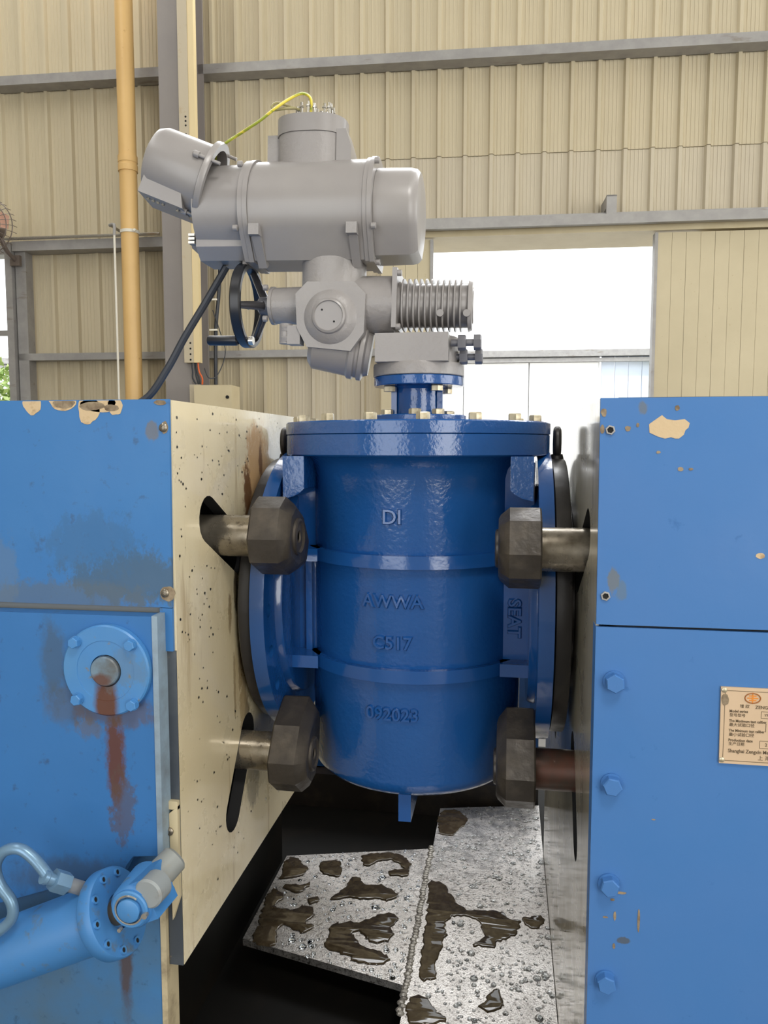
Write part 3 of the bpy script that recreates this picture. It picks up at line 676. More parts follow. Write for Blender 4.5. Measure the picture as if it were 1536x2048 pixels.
for k in range(10):
    a = 2 * pi * k / 10 + .2; p = e0 + axd * .002 + (a1 * cos(a) + a2 * sin(a)) * .055
    inst(sock, 'socket_screw', H, p); inst(dots, 'socket_hole', H, p + axd * .0008)
B().cyl(e0 - axd * .01, e0 + axd * .06, .020, seg=24).build('piston_rod', STEEL, H)
cl0 = e0 + axd * .045 + Vector((0, 0, .012))
cv = B(); cv.lathe(cl0 + Vector((0, .035, 0)), (0, -1, 0), [(0, .032), (.004, .036), (.066, .033), (.070, .030)], 32)
mrot = Matrix.Translation(cl0) @ axd.to_track_quat('X', 'Z').to_matrix().to_4x4()
cv.box(0, .034, -.03, .03, -.031, .031, .004, mrot); cv.build('clevis', BLUE_C, H)
pn = cl0 + Vector((0, -.035, 0))
B().lathe(pn, (0, -1, 0), [(0, .0285), (.003, .0285), (.005, .0265), (.005, .0215), (.002, .021), (.002, .018), (.008, .0175), (.009, .016), (.009, 0)], 32).build('clevis_pin', BLUE_F, H)
B().tube([pn + Vector((.0215 * cos(a), -.0045, .0215 * sin(a))) for a in [radians(-35 + 290 * k / 20 + 90) for k in range(21)]], .0018, 6, 1).build('circlip', STEEL2, H)
B().cyl(pn + Vector((.026, -.003, -.004)), pn + Vector((.026, -.010, -.004)), .0045, seg=10).cyl(pn + Vector((-.014, -.003, -.03)), pn + Vector((-.014, -.010, -.03)), .003, seg=10).build('grease_nipple', STEEL2, H)
l0 = cl0 + axd * .016
lk = B(); lk.cyl(l0 - axd * .02 , l0 + Vector((.016, .060, .024)), .024, .022, 24, ch=.004); lk.build('lug', mat('dusty_lug', srgb(136, 140, 138), .5, var=(18, srgb(150, 136, 110), .4, .7)), H)
B().cyl(l0 + Vector((.013, -.035, .017)), l0 + Vector((.016, -.002, .017)), .0225, seg=28, ch=.003).build('lug_cap', mat('grey_lug_cap', srgb(142, 148, 150), .45, var=(20, srgb(120, 112, 100), .5, .75)), H)
# oil pipe
PIPEM = mat('silver_blue_pipe', srgb(118, 152, 182), .3, metal=.35, var=(16, srgb(104, 134, 156), .4, .7))
pp = [(-.800, 1.0, .690), (-.765, 1.0, .708), (-.735, 1.0, .735), (-.733, 1.0, .762), (-.752, 1.0, .790), (-.757, 1.0, .818), (-.742, 1.0, .842), (-.715, 1.0, .848), (-.690, 1.0, .832), (-.668, 1.0, .806)]
O = B().tube(pp, .0085, 12).build('oil_pipe', PIPEM, H, label='bent silver blue oil pipe')
dn = Vector((.024, .03, -.028)).normalized(); q0 = Vector((-.668, 1.0, .806))
B().lathe(q0 - dn * .012, dn, [(0, .0085), (.0, .0105), (.006, .0105), (.008, .009), (.02, .009)], 16).build('ferrule', PIPEM, O)
B().hexa(q0 + dn * .006, q0 + dn * .030, .0165, False).build('hex_nut', PIPEM, O)
B().cyl(q0 + dn * .03, q0 + dn * .072, .0105, seg=14).build('union', mat('dusty_union', srgb(130, 134, 138), .45), O)
q1 = Vector((-.800, 1.0, .690)); dm = Vector((-.9, 0, -.42)).normalized()
B().hexa(q1 - dm * .012, q1 + dm * .016, .0155, False).cyl(q1 + dm * .016, q1 + dm * .06, .011, seg=14).build('hex_nut', PIPEM, O)

# right head
R = thing('clamping_unit', 'right blue clamping unit with brass coloured nameplate and four big bolts', 'machine', ROFF)
B().box(.215, 1.5, 1.20, 2.44, .03, 1.508, .004).build('cabinet_body', PIT, R)
B().box(.1575, 1.5, 1.157, 2.45, 1.512, 1.521, .002).build('top_cover', mat('dark_top', srgb(70, 76, 82), .4), R)
B().prism([(.1325, 1.188), (1.5, 1.190), (1.5, 1.521), (.1310, 1.520)], lambda p: (p[0], 1.15, p[1]), lambda p: (p[0], 1.156, p[1]), bev=.0015).build('upper_panel', BLUE_R, R)
B().box(.132, 1.5, 1.15, 1.185, .03, 1.1845, .002).build('lower_panel', BLUE_R, R)
B().box(.137, 1.5, 1.158, 1.19, 1.18, 1.19).build('panel_gap', HOLE, R)
B().prism([(1.158, .03), (1.158, 1.520), (2.45, 1.520), (2.45, .03)], lambda p: (.1325, p[0], p[1]), lambda p: (.1565, p[0], p[1]), holes=SR).build('pressure_plate', CREAM_R, R, walls=HOLE)
for x, z in ((.160, 1.103), (.160, .946), (.160, .789), (.159, .634)): inst(bolt_head, 'panel_bolt', R, (x, 1.15, z), (0, random.uniform(0, 1), 0))
socket = B().lathe((0, 0, 0), (0, -1, 0), [(0, .0072), (.0026, .0072), (.0030, .0066), (.0030, .0048), (.0006, .0046)], 6).mesh('socket_screw', GALV)
sock_in = B().lathe((0, -.0007, 0), (0, -1, 0), [(0, .0046), (.0006, .0046)], 12).mesh('screw_socket', HOLE)
for x, z in ((.1425, 1.474), (.1415, 1.231)):
    inst(socket, 'socket_screw', R, (x + .003, 1.15, z)); inst(sock_in, 'screw_socket', R, (x + .003, 1.15, z))
B().prism([(.1965, 1.482), (.203, 1.487), (.214, 1.495), (.2165, 1.4925), (.221, 1.489), (.232, 1.4875), (.245, 1.489), (.2520, 1.4835), (.2505, 1.4770), (.2465, 1.4735), (.2445, 1.467), (.238, 1.4615), (.233, 1.4615), (.227, 1.4635), (.219, 1.4615), (.209, 1.4645), (.1975, 1.4700)],
          lambda p: (p[0] + .0025, 1.1493, p[1]), lambda p: (p[0] + .0025, 1.1503, p[1])).build('paint_chip', CHIP, R)
for a in ((.356, 1.295, .006, .004, 1.), (.170, 1.476, .004, .004, 3.), (.213, 1.442, .003, .002, 5.), (.244, 1.418, .004, .003, 7.), (.258, 1.418, .003, .002, 9.), (.1835, 1.481, .002, .003, 2.), (.237, 1.505, .003, .004, 4.), (.1345, 1.475, .003, .006, 6.), (.136, 1.499, .004, .006, 8.)):
    chip(a[0], a[1], a[2], a[3], a[4], R, CHIP if a[0] > .35 else CHIPD)
for a in ((.170, .738, .002, .007, 1.), (.205, .735, .0018, .018, 2.), (.178, .776, .008, .002, 3.), (.166, .764, .003, .002, 4.), (.156, .735, .004, .0015, 5.), (.17, .69, .002, .004, 6.), (.222, .895, .003, .001, 7.)):
    chip(a[0], a[1], a[2], a[3], a[4], R, CHIPD)
# nameplate
def NP(x, z, d=0.0): return (.3095 + x, 1.1485 - d, 1.1035 + z)
npl = B().prism([(0, 0), (.13, -.0), (.13, -.114), (.0010, -.114)], lambda p: NP(p[0], p[1], .0018), lambda p: NP(p[0], p[1], -.0014), bev=.0008).build('nameplate', BRASS, R, label='brass coloured engraved nameplate')
b = B()
def bar(x0, x1, z0, z1, d=.0018): b.box(.3095 + x0, .3095 + x1, 1.1485 - d - .0003, 1.1485 - d + .0004, 1.1035 + z0, 1.1035 + z1)
for a in ((.008, .13, -.0055, -.0048), (.0055, .0062, -.108, -.008), (.008, .13, -.1098, -.1090)): bar(*a)
for x0, z0, z1 in ((.056, -.034, -.044), (.0735, -.049, -.0605), (.0725, -.0635, -.0745), (.0555, -.0775, -.0885)):
    bar(x0, .125, z0 - .0003, z0 + .0003); bar(x0, .125, z1 - .0003, z1 + .0003); bar(x0 - .0003, x0 + .0003, z1, z0)
bar(.0625, .0633, -.064, -.051)
b.build('plate_border', INK, npl)
b = B()
def ntext(s_, x, z, size, bold=.0, sx=1.0):
    b.text(s_, size, .0004, lambda X, Y, D: NP(x + X, z + Y, .0019 + D), 'LEFT', bold, 0, sx)
ntext('增 欣', .0265, -.0275, .0058); ntext('ZENG XIN', .0475, -.0280, .0068, .0001, .95)
ntext('Model series', .0125, -.0352, .0056, .0001, .88); ntext('型号型号', .0128, -.0412, .0055)
ntext('The Maximum test caliber', .0125, -.0496, .0056, .0001, .86); ntext('最大试验口径', .0128, -.0556, .0058)
ntext('The Minimum test caliber', .0125, -.0640, .0056, .0001, .84); ntext('最小试验口径', .0128, -.0702, .0058)
ntext('Production date', .0125, -.0784, .0058, .0001, .88); ntext('生产日期', .0128, -.0840, .0055)
ntext('YFB-', .0600, -.0392, .0055); ntext('2 0 1 1', .0625, -.0832, .0070)
ntext('Shanghai Zengxin Mecha', .0125, -.0945, .0076, .0001, .86); ntext('上 海 增', .0535, -.1035, .0075)
b.build('lettering', INK, npl)
b = B()
el = [NP(.0435 + .0105 * cos(a), -.0148 + .0072 * sin(a), .0022) for a in [2 * pi * k / 28 for k in range(28)]]
b.tube(el, .0009, 6, 1, closed=True); b.build('logo_ring', mat('logo_brown', srgb(150, 92, 40), .5), npl)
b = B()
for z, hw in ((-.0115, .005), (-.0148, .0075), (-.0181, .005)): b.box(.3095 + .0435 - hw, .3095 + .0435 + hw, 1.1462, 1.1467, 1.1035 + z - .0008, 1.1035 + z + .0008)
b.prism([(-.0012, 0), (-.0004, .0085), (.0004, .0085), (.0012, 0), (.0004, -.0085), (-.0004, -.0085)], lambda p: NP(.0435 + p[0], -.0148 + p[1], .0024), lambda p: NP(.0435 + p[0], -.0148 + p[1], .0018)); b.build('logo_mark', ORANGE, npl)
rv = B().lathe((0, 0, 0), (0, -1, 0), [(0, .0042), (.0012, .0038), (.002, .002), (.0022, 0)], 14).mesh('rivet', ZINC)
for x, z in ((.0045, -.0045), (.0045, -.1085)): inst(rv, 'rivet', npl, NP(x, z, .0018))
chip(.3155, 1.085, .0045, .0085, 3.7, R, CHIPD, None, .0042)

# ------------------------------------------------------------------ seal rings
def seal_ring(x0, x1, label):
    t = thing('seal_ring', label, 'ring', ((x0 + x1) / 2, FC[0], FC[1] - .294))
    B().lathe((x0, FC[0], FC[1]), (1, 0, 0), [(0, .290), (.003, .294), (x1 - x0 - .002, .294), (x1 - x0, .292)], 96).build('ring_body', BLACKS, t, ang=50)
    xm = (x0 + x1) / 2
    B().lathe((-.5298 if x0 < -.3 else x1, FC[0], FC[1]), (1, 0, 0), [(0, .20), (.0118, .20)], 48).build('spigot', BLACKS, t)
    B().cyl((xm, FC[0], FC[1] + .288), (xm, FC[0], FC[1] + .304), .016, .012, 16).build('eye_collar', BLACKS, t)
    B().tube([(xm, FC[0] + .016 * cos(a), FC[1] + .330 + .026 * sin(a)) for a in [2 * pi * k / 20 for k in range(20)]], .0085, 10, 2, closed=True).build('lifting_eye', BLACKS, t)
    return t
seal_ring(-.5180, -.4885, 'black steel seal ring with lifting eye on the left cream plate')
seal_ring(.0892, .1200, 'black steel seal ring with lifting eye on the right cream plate')

# ------------------------------------------------------------------ clamp jaws
def jaw(label, side, cy, cz, tone=STEEL):
    """side -1 left head, +1 right head; the jaw points at the valve axis"""
    x_pl = -.530 if side < 0 else .1325
    xb = -.4585 if side < 0 else .0595          # face against the flange
    s_ = -side                                  # towards the valve
    t = thing('clamp_jaw', label, 'clamp jaw', (xb, cy, cz), 'clamp jaws')
    d = Vector((0, FC[0] - cy, FC[1] - cz)).normalized(); e = Vector((0, -d.z, d.y))
    out = [(-.070, -.030), (-.070, .030), (-.040, .064), (.036, .064), (.108, .028), (.112, .022), (.112, -.022), (.108, -.028), (.036, -.064), (-.040, -.064)]
    T = .074
    c = Vector((0, cy, cz))
    def P(p, x, k): return Vector((x, 0, 0)) + c + d * (p[0] * k) + e * (p[1] * k)
    b = B(); n = len(out)
    lay = [(0, .97), (.003, 1.0), (T * .74, 1.0), (T * .95, .82), (T, .72)]
    rings = [[b.bm.verts.new(P(p, xb + s_ * x, k)) for p in out] for x, k in lay]
    for i in range(len(rings) - 1):
        for k in range(n): b.bm.faces.new((rings[i][k], rings[i][(k + 1) % n], rings[i + 1][(k + 1) % n], rings[i + 1][k]))
    b.bm.faces.new(rings[0]); b.bm.faces.new(rings[-1])
    b._bev([v for r in rings for v in r], .004, 2)
    b.build('jaw_block', IRON, t, ang=24)
    B().lathe(Vector((xb + s_ * (T - .004), cy, cz)), (s_, 0, 0), [(0, .036), (.008, .034), (.010, .030), (.006, .026), (.007, .012), (.004, .010), (.004, 0)], 32).build('jaw_boss', IRON, t)
    B().lathe(Vector((x_pl + side * .06, cy, cz)), (s_, 0, 0), [(0, .039), (.06 + abs(xb - x_pl) - .001, .039)], 40).build('clamp_shaft', tone, t)
    return t
jaw('upper left dark iron clamp jaw on a thick steel shaft', -1, 1.372, 1.283)
jaw('lower left dark iron clamp jaw, tall and tapering to the top', -1, 1.470, .826)
jaw('upper right dark iron clamp jaw with flat grey face', 1, 1.372, 1.269)
jaw('lower right dark iron clamp jaw beside a rusty shaft in shade', 1, 1.470, .826, mat('rusty_shaft', srgb(74, 62, 54), .4, metal=.3, var=[(14, srgb(96, 60, 48), .45, .65), (50, srgb(150, 136, 124), .66, .76)]))

# ------------------------------------------------------------------ plug valve
VX = -.1995; VY = FC[0]
K = thing('plug_valve', 'large glossy blue cast plug valve clamped between two black rings', 'valve', (VX, VY, .65))
b = B()
b.lathe((VX, VY, 0), (0, 0, 1), [(.735, 0), (.735, .150), (.738, .190), (.746, .214), (.760, .228), (.776, .2315), (1.385, .2315), (1.405, .236), (1.420, .246), (1.4315, .262), (1.4315, .1)], 96)
b.build('body', VALVE, K)
b = B(); b.lathe((VX, VY, 0), (0, 0, 1), [(1.4315, .1), (1.4315, .286), (1.434, .2885), (1.4735, .2885), (1.4745, .2875)], 96); b.build('body_flange', VALVE, K)
bn = B(); bn.lathe((VX, VY, 0), (0, 0, 1), [(1.4750, .1), (1.4750, .2875), (1.4760, .2895), (1.4985, .2895), (1.5010, .287), (1.5010, .12)], 96); bonnet = bn.build('bonnet', VALVE, K)
hb = B().hexa((0, 0, 0), (0, 0, .0145), .0135).mesh('bonnet_bolt', ZINC)
for k in range(16):
    a = 2 * pi * k / 16 + radians(9)
    inst(hb, 'bonnet_bolt', bonnet, (VX + .262 * cos(a), VY + .262 * sin(a), 1.501), (0, 0, random.uniform(0, 1)))
# side necks and pipe flanges
circ = lambda r, n, ph=0: [(FC[0] + r * cos(2 * pi * k / n + ph), FC[1] + r * sin(2 * pi * k / n + ph)) for k in range(n)]
holes = [[(FC[0] + .278 * cos(2 * pi * k / 20) + .0135 * cos(2 * pi * j / 12), FC[1] + .278 * sin(2 * pi * k / 20) + .0135 * sin(2 * pi * j / 12)) for j in range(12)] for k in range(20)]
for s_ in (-1, 1):
    x0 = -.4875 if s_ < 0 else .088; xi = x0 - s_ * .0285
    fg = B().prism(circ(.3105, 96), lambda p: (x0, p[0], p[1]), lambda p: (xi, p[0], p[1]), holes=holes); fg.build('pipe_flange', VALVE_S, K)
    nb = B(); nb.lathe((xi, FC[0], FC[1]), (-s_, 0, 0), [(0, .1), (0, .240), (.010, .237), (.014, .234), (.0145, .1)], 96)
    nb.build('hub', VALVE_S, K)
    xa, xb_ = sorted((xi - s_ * .005, VX + s_ * .12))
    B().box(xa, xb_, VY - (.10 if s_ < 0 else .125), VY + .125, .985, 1.418, .03, seg=4).build('neck', VALVE_S, K)
    # corner pads under the bonnet flange, vertical webs and rib ends
    xa, xb_ = (xi, VX + s_ * .205)
    lo, hi = min(xa, xb_), max(xa, xb_)
    pd = B()
    o_, i_ = (xi - s_ * .010, xi - s_ * .054)
    pts = [(o_, 1.4312), (i_, 1.4312), (i_, 1.366), (i_ + s_ * .008, 1.358), (i_ + s_ * .022, 1.350), (o_, 1.345)]
    pd.prism(pts, lambda p: (p[0], VY - .205, p[1]), lambda p: (p[0], VY - .08, p[1]), bev=.006); pd.build('corner_pad', VALVE, K)
    xr = xi - s_ * .032
    B().box(min(xr, xr - s_ * .013), max(xr, xr - s_ * .013), VY - .115, VY - .06, .985, 1.212, .005).build('web', VALVE_S, K)
def ring_rib(z0, z1):
    b = B()
    R1 = .245
    pts = [(VX + R1 * cos(a), VY + R1 * sin(a)) for a in [pi + radians(20) + radians(140) * k / 36 for k in range(37)]]
    inn = [(VX + .222 * cos(a), VY + .222 * sin(a)) for a in [pi + radians(20) + radians(140) * k / 36 for k in range(37)]]
    b.prism(pts + inn[::-1], lambda p: (p[0], p[1], z0), lambda p: (p[0], p[1], z1), bev=.003)
    for s_ in (-1, 1):
        xi = -.459 if s_ < 0 else .0595
        a, c = sorted((xi - s_ * .008, xi - s_ * .070))
        b.box(a, c, VY - .165, VY - .05, z0, z1, .003)
    return b.build('rib', VALVE_S, K)
ring_rib(1.212, 1.238); ring_rib(.985, 1.011)
B().box(VX - .013, VX + .013, VY - .200, VY + .200, .682, .740, .004).build('foot_web', VALVE_S, K)
# raised lettering
def on_body(x, y, d, z0, x0=0):
    a = (x + x0) / .2315
    r = .2308 + d
    return (VX + r * sin(a), VY - r * cos(a), z0 + y)
for s_, z, size, x0 in (('DI', 1.312, .040, -.022), ('AWWA', 1.145, .036, -.022), ('C517', 1.062, .036, -.022), ('092023', .917, .036, -.022)):
    B().text(s_, size, .0060, lambda X, Y, D: on_body(X, Y, D, z, x0), 'CENTER', .0002, 0, 1.0, .0022).build('raised_lettering', VALVE_S, K, ang=30)
def on_neck(x, y, d):   # reads downwards on the right neck
    return (.0165 + y, FC[0] - .1248 - d, 1.098 - x)
B().text('SEAT', .036, .006, on_neck, 'CENTER', .0003, 0, 1.0, .0022).build('raised_lettering', VALVE_S, K, ang=30)
# stem yoke
YX = -.197
yk = B().lathe((YX, VY, 0), (0, 0, 1), [(1.501, .06), (1.501, .104), (1.5025, .1055), (1.517, .1055), (1.5185, .104), (1.5185, .058), (1.522, .054), (1.575, .053), (1.581, .058), (1.5815, .097), (1.583, .0985), (1.600, .0985), (1.6015, .097), (1.6015, .05)], 64).build('yoke', VALVE, K)
for s_ in (-1, 1): B().box(YX + s_ * .050 - .006, YX + s_ * .050 + .006, VY - .035, VY + .035, 1.518, 1.582, .003).build('yoke_web', VALVE_S, yk)
B().text('14', .014, .0025, lambda X, Y, D: (YX - .003 + X, VY - .0525 - D, 1.553 + Y), 'CENTER', .0003).build('raised_lettering', VALVE_S, yk)
yb = B().hexa((0, 0, 0), (0, 0, .012), .0135).mesh('yoke_bolt', ZINC)
for k in range(4):
    a = radians(38 + 90 * k)
    inst(yb, 'yoke_bolt', yk, (YX + .08 * cos(a), VY + .08 * sin(a), 1.5185), (0, 0, .3))
    inst(yb, 'yoke_bolt', yk, (YX + .074 * cos(a), VY + .074 * sin(a), 1.5690), (0, 0, .8))
inst(yb, 'yoke_bolt', yk, (YX + .002, VY - .083, 1.5185), (0, 0, .1))

# ------------------------------------------------------------------ worm gearbox
G = thing('worm_gearbox', 'squat grey worm gearbox on the blue valve yoke', 'gearbox', (YX, VY, 1.602))
B().lathe((YX, VY, 0), (0, 0, 1), [(1.602, .05), (1.602, .0985), (1.6035, .100), (1.624, .100), (1.629, .0985), (1.6295, .088)], 64).build('base_ring', GREY_C, G)
b = B(); b.lathe((YX, VY, 0), (0, 0, 1), [(1.626, .05), (1.626, .0915), (1.634, .0925), (1.678, .0895), (1.686, .086), (1.689, .07), (1.689, 0)], 56)
b.box(YX - .082, YX + .072, VY - .095, VY + .05, 1.628, 1.687, .010); b.build('housing', GREY_C, G)
for z, y, x1 in ((1.668, VY - .06, -.062), (1.642, VY - .03, -.06)):
    b = B(); b.cyl((YX + .075, y, z), (x1 - .004, y, z), .0075, seg=14); b.hexa((x1 - .045, y, z), (x1 - .028, y, z), .0165); b.hexa((x1 - .012, y, z), (x1 + .004, y, z), .0165); b.build('stop_bolt', GREY_D, G)

# ------------------------------------------------------------------ electric actuator
A = thing('electric_actuator', 'grey electric actuator with open terminal cover and black handwheel', 'actuator', (-.40, 1.67, 1.68))
AY, AZ = 1.665, 1.950
def sect(R, flat=True, n=40):
    """body cross-section (y, z): round with a chamfered underside"""
    out = []
    for k in range(n + 1):
        a = radians(-28) + radians(236) * k / n
        out.append((-R * cos(a), R * sin(a)))
    zc = out[0][1]
    out = out[::-1]
    return out + [(-R * .50, -R * .99), (R * .50, -R * .99)] if flat else out
def extr(x0, x1, R, bev=.0015, k0=1.0, k1=1.0, name='s', m=None, parent=None):
    b = B(); sc = sect(R)
    b.prism(sc, lambda p: (x0, AY + p[0] * k0, AZ + p[1] * k0), lambda p: (x1, AY + p[0] * k1, AZ + p[1] * k1), bev=bev)
    return b.build(name, m or GREY_S, parent or A, ang=16)
extr(-.545, -.305, .1085, name='main_housing')
extr(-.566, -.556, .1115, name='joint_flange'); extr(-.5555, -.5455, .1125, name='joint_flange')
extr(-.3045, -.296, .1115, name='joint_flange'); extr(-.2955, -.286, .1135, name='joint_flange')
b = B(); sc = sect(.0945)
rg = [(-.2855, 1.0), (-.215, .985), (-.203, .955), (-.196, .88), (-.1925, .70), (-.1915, .55)]
rr = [[b.bm.verts.new((x, AY + p[0] * k, AZ - .004 + p[1] * k)) for p in sc] for x, k in rg]
for i in range(len(rr) - 1):
    for k in range(len(sc)): b.bm.faces.new((rr[i][k], rr[i][(k + 1) % len(sc)], rr[i + 1][(k + 1) % len(sc)], rr[i + 1][k]))
b.bm.faces.new(rr[0]); b.bm.faces.new(rr[-1]); b.build('end_cap', GREY_S, A, ang=33)
b = B(); b.lathe((-.566, AY, AZ + .006), (-1, 0, 0), [(0, .099), (.105, .097), (.1065, .093), (.1065, .088), (.02, .086), (.02, 0)], 56); b.build('terminal_drum', GREY_S, A)
b = B(); b.prism([(-.066, -.050), (.066, -.050), (.066, -.080), (.040, -.104), (-.040, -.104), (-.066, -.080)], lambda p: (-.566, AY + p[0], AZ + p[1]), lambda p: (-.672, AY + p[0], AZ + p[1]), bev=.003); b.prism([(-.05, -.078), (.05, -.078), (.038, -.104), (-.038, -.104)], lambda p: (-.66, AY + p[0], AZ + p[1]), lambda p: (-.694, AY + p[0] * .9, AZ + .008 + p[1] * .8)); b.build('cable_entry', GREY_S, A)
b = B()
for k in range(3): b.box(-.688, -.674, AY - .07, AY - .05, AZ - .074 + k * .008, AZ - .069 + k * .008)
b.build('terminal', STEEL2, A)
sb = B().lathe((0, 0, 0), (1, 0, 0), [(0, .0065), (.009, .0065), (.010, .005)], 14).mesh('joint_bolt', GREY_S)
for x in (-.286, -.5765):
    for y, z in ((-.075, .085), (-.101, -.052), (-.035, -.108), (.075, .085)): inst(sb, 'joint_bolt', A, (x, AY + y, AZ + z), None, (1, 1, 1))
for x in (-.530, -.325):
    B().box(x - .011, x + .011, AY - .112, AY - .088, AZ - .068, AZ - .046, .003).build('lug', GREY_C, A)
    b = B(); b.prism([(-.108, -.056), (-.096, -.046), (-.030, -.112), (-.045, -.122)], lambda p: (x - .008, AY + p[0], AZ + p[1]), lambda p: (x + .010, AY + p[0], AZ + p[1]), bev=.002); b.build('strap', GREY_S, A)
# terminal tower on top
TX, TY = -.434, AY
def stad(rx, ry, n=48): return [(rx * abs(cos(a)) ** .75 * (1 if cos(a) > 0 else -1), ry * abs(sin(a)) ** .85 * (1 if sin(a) > 0 else -1)) for a in [2 * pi * k / n for k in range(n)]]
B().prism(stad(.0735, .060), lambda p: (TX + p[0], TY + p[1], AZ + .07), lambda p: (TX + p[0], TY + p[1], 2.104)).build('tower', GREY_C, A, ang=40)
B().prism(stad(.0755, .062), lambda p: (TX + p[0], TY + p[1], 2.1045), lambda p: (TX + p[0], TY + p[1], 2.140), bev=.003).build('tower_head', GREY_S, A, ang=40)
B().box(TX - .096, TX - .070, TY - .02, TY + .03, AZ + .09, 2.112, .004).build('tower_rib', GREY_C, A)
B().prism([(.060, 2.030), (.092, 2.030), (.092, 2.075), (.080, 2.112), (.060, 2.112)], lambda p: (TX + p[0], TY - .045, p[1]), lambda p: (TX + p[0], TY + .02, p[1]), bev=.002).build('tower_rib', GREY_S, A)
pin = B().cyl((0, 0, 0), (0, 0, .030), .0030, seg=10).cyl((0, 0, .020), (0, 0, .023), .005, seg=6).mesh('terminal_pin', STEEL2)
ring_pins = [(TX + .006 + .040 * cos(a) * .95, TY - .012 + .030 * sin(a)) for a in [2 * pi * k / 14 for k in range(14)]] + [(TX - .01 + .02 * k, TY + .01 * (k % 2)) for k in range(3)]
for k, (x, y) in enumerate(ring_pins):
    inst(pin, 'terminal_pin', A, (x, y, 2.140), (random.uniform(-.12, .12), random.uniform(-.2, .2), 0), (1, 1, random.uniform(.8, 1.35)))
B().tube([(TX + .002, TY - .035, 2.150), (TX + .001, TY - .035, 2.178), (TX - .016, TY - .04, 2.187), (TX - .042, TY - .05, 2.172), (TX - .070, TY - .065, 2.146), (TX - .095, TY - .065, 2.128), (TX - .125, TY - .06, 2.113), (TX - .155, TY - .05, 2.102), (-.610, TY - .05, 2.090), (-.640, TY - .03, 2.080), (-.655, TY, 2.07)], .0030, 8).build('earth_wire', YELLOW, A)
B().tube([(TX - .02, TY - .03, 2.158), (TX - .04, TY - .035, 2.162), (TX - .066, TY - .045, 2.168), (TX - .078, TY - .05, 2.160), (TX - .073, TY - .05, 2.152), (TX - .05, TY - .045, 2.156), (TX - .03, TY - .035, 2.160)], .0028, 8).build('looped_wire', mat('grey_yellow_wire', srgb(150, 142, 100), .4), A)
# open terminal cover at the left end
ca = Vector((.925, .17, -.335)).normalized(); rc = Vector((-.648, 1.63, 2.006))
cu_ = B(); cu_.lathe(rc, -ca, [(-.004, .074), (-.004, .0885), (-.001, .090), (.008, .090), (.010, .0865), (.0105, .0785), (.115, .0765), (.130, .070), (.136, .058), (.137, .02), (.134, .02), (.110, .068), (.0, .0735)], 56, ring=True)
cv_ = cu_.bm
cover = None
b = B(); b.bm = cu_.bm
cover = b.build('terminal_cover', GREY_S, A)
B().lathe(rc, -ca, [(.100, .0695), (.105, .06), (.105, 0)], 48).build('cover_inside', mat('cover_inner_grey', srgb(150, 148, 148), .35), cover)
dnv = (Vector((0, 0, -1)) - ca * Vector((0, 0, -1)).dot(ca)).normalized(); sdv = ca.cross(dnv)
b = B()
for ax0, ax1, k in ((.030, .128, 1.0),):
    f = lambda p, kk: rc - ca * p[0] + dnv * p[1] * kk + sdv * 0
    poly = [(.024, .070), (.045, .078), (.128, .040), (.138, .066), (.130, .098), (.024, .098)]
    b.prism([(.040, .050), (.090, .0), (.122, .0), (.124, .080), (.026, .080)], lambda p: f(p, 1) - sdv * .058, lambda p: f(p, 1) + sdv * .058, bev=.004)
b.build('conduit_boss', GREY_S, cover)
for a in (.032, .042, .075, .086, .097, .108):
    c = rc - ca * a + dnv * .080; B().cyl(c - sdv * .03, c - sdv * .03 + dnv * .004, .004, seg=8).build('thread_end', STEEL2, cover)
for th in (70, 160, 250, 340):
    a = radians(th); p = rc + (-dnv * sin(a) + sdv * cos(a)) * .0835
    b = B(); b.lathe(p + ca * .022, -ca, [(0, .0035), (.045, .0035), (.045, .0068), (.056, .0068), (.058, .005)], 14); b.build('captive_bolt', GREY_S, cover)
# gear unit under the housing
b = B()
b.prism(stad(.069, .060), lambda p: (-.382 + p[0], AY + p[1], 1.70), lambda p: (-.382 + p[0], AY + p[1], AZ - .095))
b.lathe((-.44, AY, 1.757), (1, 0, 0), [(0, .05), (.01, .062), (.195, .062)], 40)
b.lathe((-.374, AY + .03, 1.722), (0, -1, 0), [(0, .066), (.085, .066), (.101, .056), (.110, .042), (.112, .036), (.112, 0)], 40)
b.prism([(-.425, 1.795), (-.450, 1.77), (-.446, 1.700), (-.424, 1.660), (-.330, 1.652), (-.302, 1.69), (-.300, 1.77), (-.325, 1.795)], lambda p: (p[0], AY - .070, p[1]), lambda p: (p[0], AY + .06, p[1]), bev=.026)
b.build('gear_housing', GREY_C, A, ang=48)
B().lathe((-.374, AY - .082, 1.722), (0, -1, 0), [(0, .037), (.006, .035), (.008, .031), (.005, .0295), (.005, 0)], 40).build('plug_cover', GREY_S, A)
b = B()
for dx, dz in ((-.014, .012), (.012, -.012)): b.cyl((-.374 + dx, AY - .0868, 1.722 + dz), (-.374 + dx, AY - .0876, 1.722 + dz), .0022, seg=8)
b.build('plug_hole', HOLE, A)
b = B(); b.lathe((-.445, AY, 1.757), (-1, 0, 0), [(0, .041), (.068, .0385), (.0685, .041), (.076, .041), (.077, .038), (.077, 0)], 40); b.build('wheel_housing', GREY_C, A)
for y, z in ((-.034, .033), (-.034, -.033), (.034, .033)): inst(sb, 'joint_bolt', A, (-.531, AY + y, 1.757 + z))
b = B(); b.lathe((-.519, AY, 1.757), (-1, 0, 0), [(0, .022), (.010, .022), (.010, .020), (.014, .020), (.014, 0)], 28); b.build('wheel_shaft', GREY_D, A)
